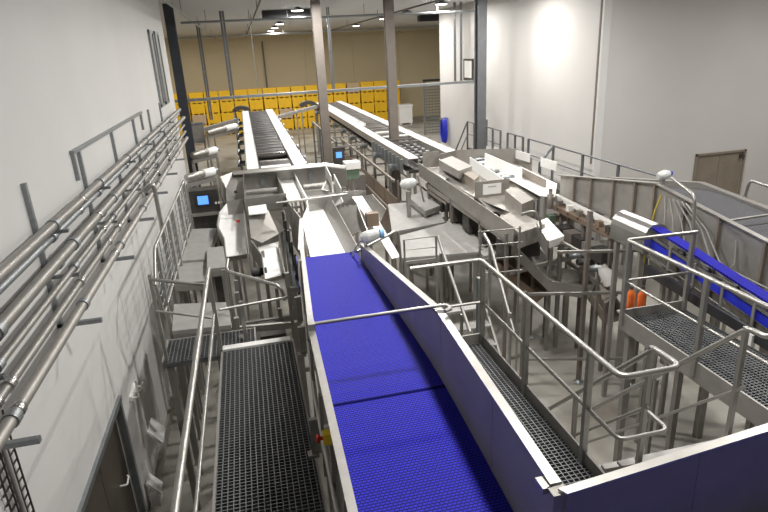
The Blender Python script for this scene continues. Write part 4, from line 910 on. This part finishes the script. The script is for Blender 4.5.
# drooping cables in front of it
t = thing('cable_bundle', 'bundle of grey and yellow cables drooping from the grey belt trough', 'cables', (6.2, 7.4, 2.4))
for i in range(7):
    y0 = 7.75 - 0.09 * i; y1 = 7.95 - 0.42 * i + random.uniform(-0.2, 0.2)
    MB().tube([(6.2, y0, 3.66), (6.17, y0 + (y1 - y0) * 0.3, 3.4), (6.15, (y0 + y1) / 2, 3.05 - 0.05 * (i % 3)), (6.2, y1, 2.45)], 0.014, 6).part('cable', 'cabley' if i == 0 else 'cable', t)
for i in range(4):
    MB().tube([(6.2, 7.4, 2.95 - 0.09 * i), (6.17, 6.3, 2.98 - 0.09 * i), (6.2, 5.0, 2.9 - 0.1 * i), (6.2, 3.6, 2.75 - 0.1 * i)], 0.012, 6).part('conduit', 'cable', t)
for y in (6.2, 5.2): MB().tube([(6.2, y, 3.4), (6.14, y - 0.1, 3.1), (6.16, y + 0.1, 2.8), (6.2, y - 0.1, 2.5)], 0.014, 6).part('cable', 'cable', t)
B(6.14, 6.22, 5.45, 5.55, 2.95, 3.1).part('red_switch', 'red', t)
t = thing('sensor', 'film wrapped white sensor head on the grey belt trough corner', 'sensor', (6.3, 7.95, 3.8))
MB().lathe((6.22, 7.9, 3.93), (6.46, 7.95, 3.95), [(0, 0.04), (0.2, 0.07), (0.6, 0.08), (1, 0.04)], 9).part('wrapped_body', 'clear', t)
B(6.28, 6.34, 7.88, 7.94, 3.74, 3.95).part('post', 'tube', t); B(6.45, 6.5, 7.92, 7.98, 3.92, 3.98).part('blue_plug', 'bluep', t)
# blue conveyor with rounded hood below
t = thing('blue_conveyor', 'narrow blue conveyor rising to a rounded hood under the grey belt trough', 'conveyor', (5.85, 6, 0))
ca, cb = V((5.77, 7.25, 3.33)), V((5.77, 3.2, 2.74))
MB().bar(ca, cb, 0.17, 0.03).part('belt', 'blue', t)
MB().bar(ca + V((-0.09, 0, -0.22)), cb + V((-0.09, 0, -0.22)), 0.02, 0.13).part('return_belt', 'bluep', t)
for x in (5.64, 5.88):
    d = V((x - 5.76, 0, 0))
    MB().bar(ca + d - V((0, 0, 0.1)), cb + d - V((0, 0, 0.1)), 0.025, 0.045).part('side_rail', 'steelp', t)
    MB().bar(ca + d - V((0, 0, 0.42)), cb + d - V((0, 0, 0.42)), 0.025, 0.05).part('side_rail', 'steelp', t)
for i in range(9):
    p = ca.lerp(cb, i / 8); MB().bar(p + V((-0.13, 0, -0.42)), p + V((-0.13, 0, -0.06)), 0.02, 0.04).part('side_strut', 'steel2', t)
    MB().lathe(p + V((-0.08, 0, -0.2)), p + V((0.1, 0, -0.2)), [(0, 0.05), (1, 0.05)], 8).part('roller', 'black', t)
for y, z in ((6.8, 2.7), (5.0, 2.4), (3.6, 2.2)):
    for x in (5.64, 5.88): B(x - 0.03, x + 0.03, y - 0.03, y + 0.03, 0, z).part('leg', 'steel2', t)
hood = MB(); n = 8; ring = [(5.55, 2.95), (5.55, 3.2)] + [(5.76 - 0.21 * math.cos(math.pi * k / n), 3.2 + 0.2 * math.sin(math.pi * k / n)) for k in range(1, n)] + [(5.97, 3.2), (5.97, 2.95)]
hood.prism([(x, 7.2, z) for x, z in ring], (0, 0.85, 0)); hood.part('hood', 'steelp', t)
MB().bar((5.5, 7.0, 2.78), (5.5, 3.2, 2.55), 0.06, 0.14).part('black_guard', 'black', t)
MB().box(5.44, 5.5, 5.0, 5.08, 2.5, 2.68).part('bracket', 'board', t)
MB().box(5.58, 5.65, 7.3, 7.36, 0, 2.95).box(5.58, 5.65, 7.9, 7.96, 0, 2.95).part('hood_leg', 'steel2', t)
# small transfer line with green parts between table and hood
t = thing('transfer_rail', 'cluttered transfer rail with pale brackets between the table and the hood', 'rail', (5.8, 9.6, 0))
MB().bar(Q(556, 196, 2.9), Q(615, 226, 2.9), 0.1, 0.08).part('rail', 'board', t)
MB().bar(Q(556, 207, 2.75), Q(614, 236, 2.75), 0.14, 0.1).part('rail', 'brown', t)
for i in range(6):
    p = Q(560 + 10 * i, 203 + 5.2 * i, 2.85); MB().box(p.x - 0.06, p.x + 0.05, p.y - 0.06, p.y + 0.06, p.z - 0.08, p.z + 0.06).part('bracket', ('colbrown', 'board', 'chute', 'galv', 'brown', 'dark')[i], t)
    SH([(556 + 10 * i, 208 + 5 * i, 2.8), (566 + 10 * i, 206 + 5 * i, 2.8), (574 + 10 * i, 220 + 5 * i, 2.55), (562 + 10 * i, 216 + 5 * i, 2.6)]).part('flap', ('brown', 'chute', 'dark', 'chute', 'brown', 'steel2')[i], t)
p = Q(562, 206, 2.8); q = Q(612, 232, 2.8)
legs(t, [(p.x, p.y), (q.x, q.y), ((p.x + q.x) / 2, (p.y + q.y) / 2)], 2.75, mt='colbrown')
for i in range(5):
    c = p.lerp(q, (i + 0.4) / 5); MB().box(c.x - 0.16, c.x + 0.12, c.y - 0.2, c.y + 0.12, 2.2 - 0.05 * (i % 2), 2.42).part('drive_box', ('dark', 'colbrown', 'dark', 'steel2', 'dark')[i], t)
    MB().lathe((c.x - 0.3, c.y, 2.05), (c.x + 0.1, c.y, 2.05), [(0, 0.06), (0.5, 0.07), (0.52, 0.1), (1, 0.1)], 10).part('drive_motor', ('galv', 'dark')[i % 2], t)
for z in (2.1, 1.7): MB().bar((p.x, p.y, z), (q.x, q.y, z), 0.06, 0.07).part('tie_beam', 'colbrown', t)
t = thing('drive_unit', 'cluster of green and brown drive parts beside the right distribution table', 'drive', Q(552, 210, 2.5).to_tuple()[:2] + (0,))
c = Q(552, 208, 2.7)
B(c.x - 0.08, c.x + 0.06, c.y - 0.08, c.y + 0.08, 2.35, 2.55).part('gearbox', 'green', t); MB().lathe(c + V((-0.05, 0, 0.0)), c + V((-0.05, 0, 0.42)), [(0, 0.07), (0.7, 0.07), (0.72, 0.04), (1, 0.04)], 10).part('motor', 'colbrown', t)
B(c.x - 0.05, c.x + 0.05, c.y - 0.05, c.y + 0.05, 0, 2.35).part('stand', 'steel2', t); B(c.x + 0.1, c.x + 0.3, c.y - 0.1, c.y + 0.1, 2.4, 2.55).part('guard', 'brown', t)
# ------------------------------------------------------------------ orange bottles by the right walkway
for i, (px, lab) in enumerate(((629.5, 'left one of two orange bottles at the end of the right walkway'), (640.5, 'right one of two orange bottles at the end of the right walkway'))):
    p = Q(px, 312, y=6.75); t = thing('orange_bottle', lab, 'bottle', (p.x, p.y, p.z), 'orange bottles')
    MB().lathe((p.x, p.y, p.z), (p.x, p.y, p.z + 0.36), [(0, 0.055), (0.04, 0.06), (0.78, 0.06), (0.9, 0.035), (1, 0.028)], 12).part('bottle_body', 'orange', t)
    MB().lathe((p.x, p.y, p.z + 0.36), (p.x, p.y, p.z + 0.41), [(0, 0.026), (1, 0.024)], 10).part('cap', 'dark', t)
zb = Q(635, 312, y=6.75)
t = thing('bottle_shelf', 'small steel ledge carrying the two orange bottles', 'shelf', (zb.x, zb.y, 0))
B(zb.x - 0.2, zb.x + 0.25, 6.6, 6.9, zb.z - 0.03, zb.z - 0.002).part('shelf_plate', 'plate', t); legs(t, [(zb.x - 0.15, 6.65), (zb.x + 0.2, 6.65)], zb.z - 0.03)
# ------------------------------------------------------------------ mezzanine walkway with railings on the right wall side
t = thing('mezzanine', 'raised catwalk along the right wall', 'walkway', (9.3, 16, 0))
for i in range(8): B(8.9, 9.9, 10.4 + i * 1.6, 10.4 + (i + 1) * 1.6 - 0.02, 1.93, 1.99).part('deck_plate', 'plate', t)
for x in (8.9, 9.86): B(x, x + 0.06, 10.4, 23.2, 1.8, 1.93).part('edge_beam', 'steel2', t)
legs(t, [(8.95, y) for y in (10.6, 13.5, 16.5, 19.5, 22.8)] + [(9.8, y) for y in (10.6, 13.5, 16.5, 19.5, 22.8)], 1.8, 0.08)
def guard(label, y0, y1, n):
    z = 3.05; x = 8.85
    handrail(label, [([(x, y0, z), (x, y1, z)], 0.025), ([(x, y0, z - 0.5), (x, y1, z - 0.5)], 0.018)], [((x, y0 + (y1 - y0) * i / n, 1.9), (x, y0 + (y1 - y0) * i / n, z)) for i in range(n + 1)], pw=0.06, group='catwalk railings', mt='colgrey')
guard('long dark catwalk railing in front of the wall corner', 11.1, 17.6, 4)
guard('middle dark catwalk railing segment with sloping stair rail', 18.0, 19.2, 2)
guard('dark catwalk railing segment right of the grey column', 19.8, 21.2, 2)
guard('farthest dark catwalk railing segment by the blue hose', 21.6, 23.1, 2)
handrail('sloping dark stair rail dropping from the far end of the catwalk', [([(8.85, 23.1, 3.05), (8.85, 25.0, 1.2)], 0.03), ([(9.7, 23.1, 3.05), (9.7, 25.0, 1.2)], 0.03), ([(8.85, 23.1, 2.5), (8.85, 25.0, 0.65)], 0.02)],
         [((8.85, 24.95, 0), (8.85, 24.95, 1.25)), ((9.7, 24.95, 0), (9.7, 24.95, 1.25)), ((9.7, 23.1, 1.9), (9.7, 23.1, 3.05))], pw=0.06, group='catwalk railings', mt='colgrey')
stair('steel stair at the far end of the catwalk', 8.95, 9.65, 23.2, 1.97, 25.2, 0.0, 8, 'colgrey')
handrail('sloping dark brace rail over the white boards', [([Q(540, 163, y=14.5), Q(553, 146, y=15.0)], 0.04)], [(V((Q(540, 163, y=14.5).x, 14.5, 0)), Q(540, 163, y=14.5))], pw=0.06, group=None, mt='colgrey')
handrail('bright tube rail on the far side of the grey belt', [(fillet([Q(745, 196, x=8.4), Q(750, 180, x=8.4), Q(768, 186, x=8.4) + V((0, -0.6, -0.05))], 0.1), 0.025)], [(V((8.4, Q(745, 196, x=8.4).y, 0)), Q(745, 196, x=8.4))], group=None)
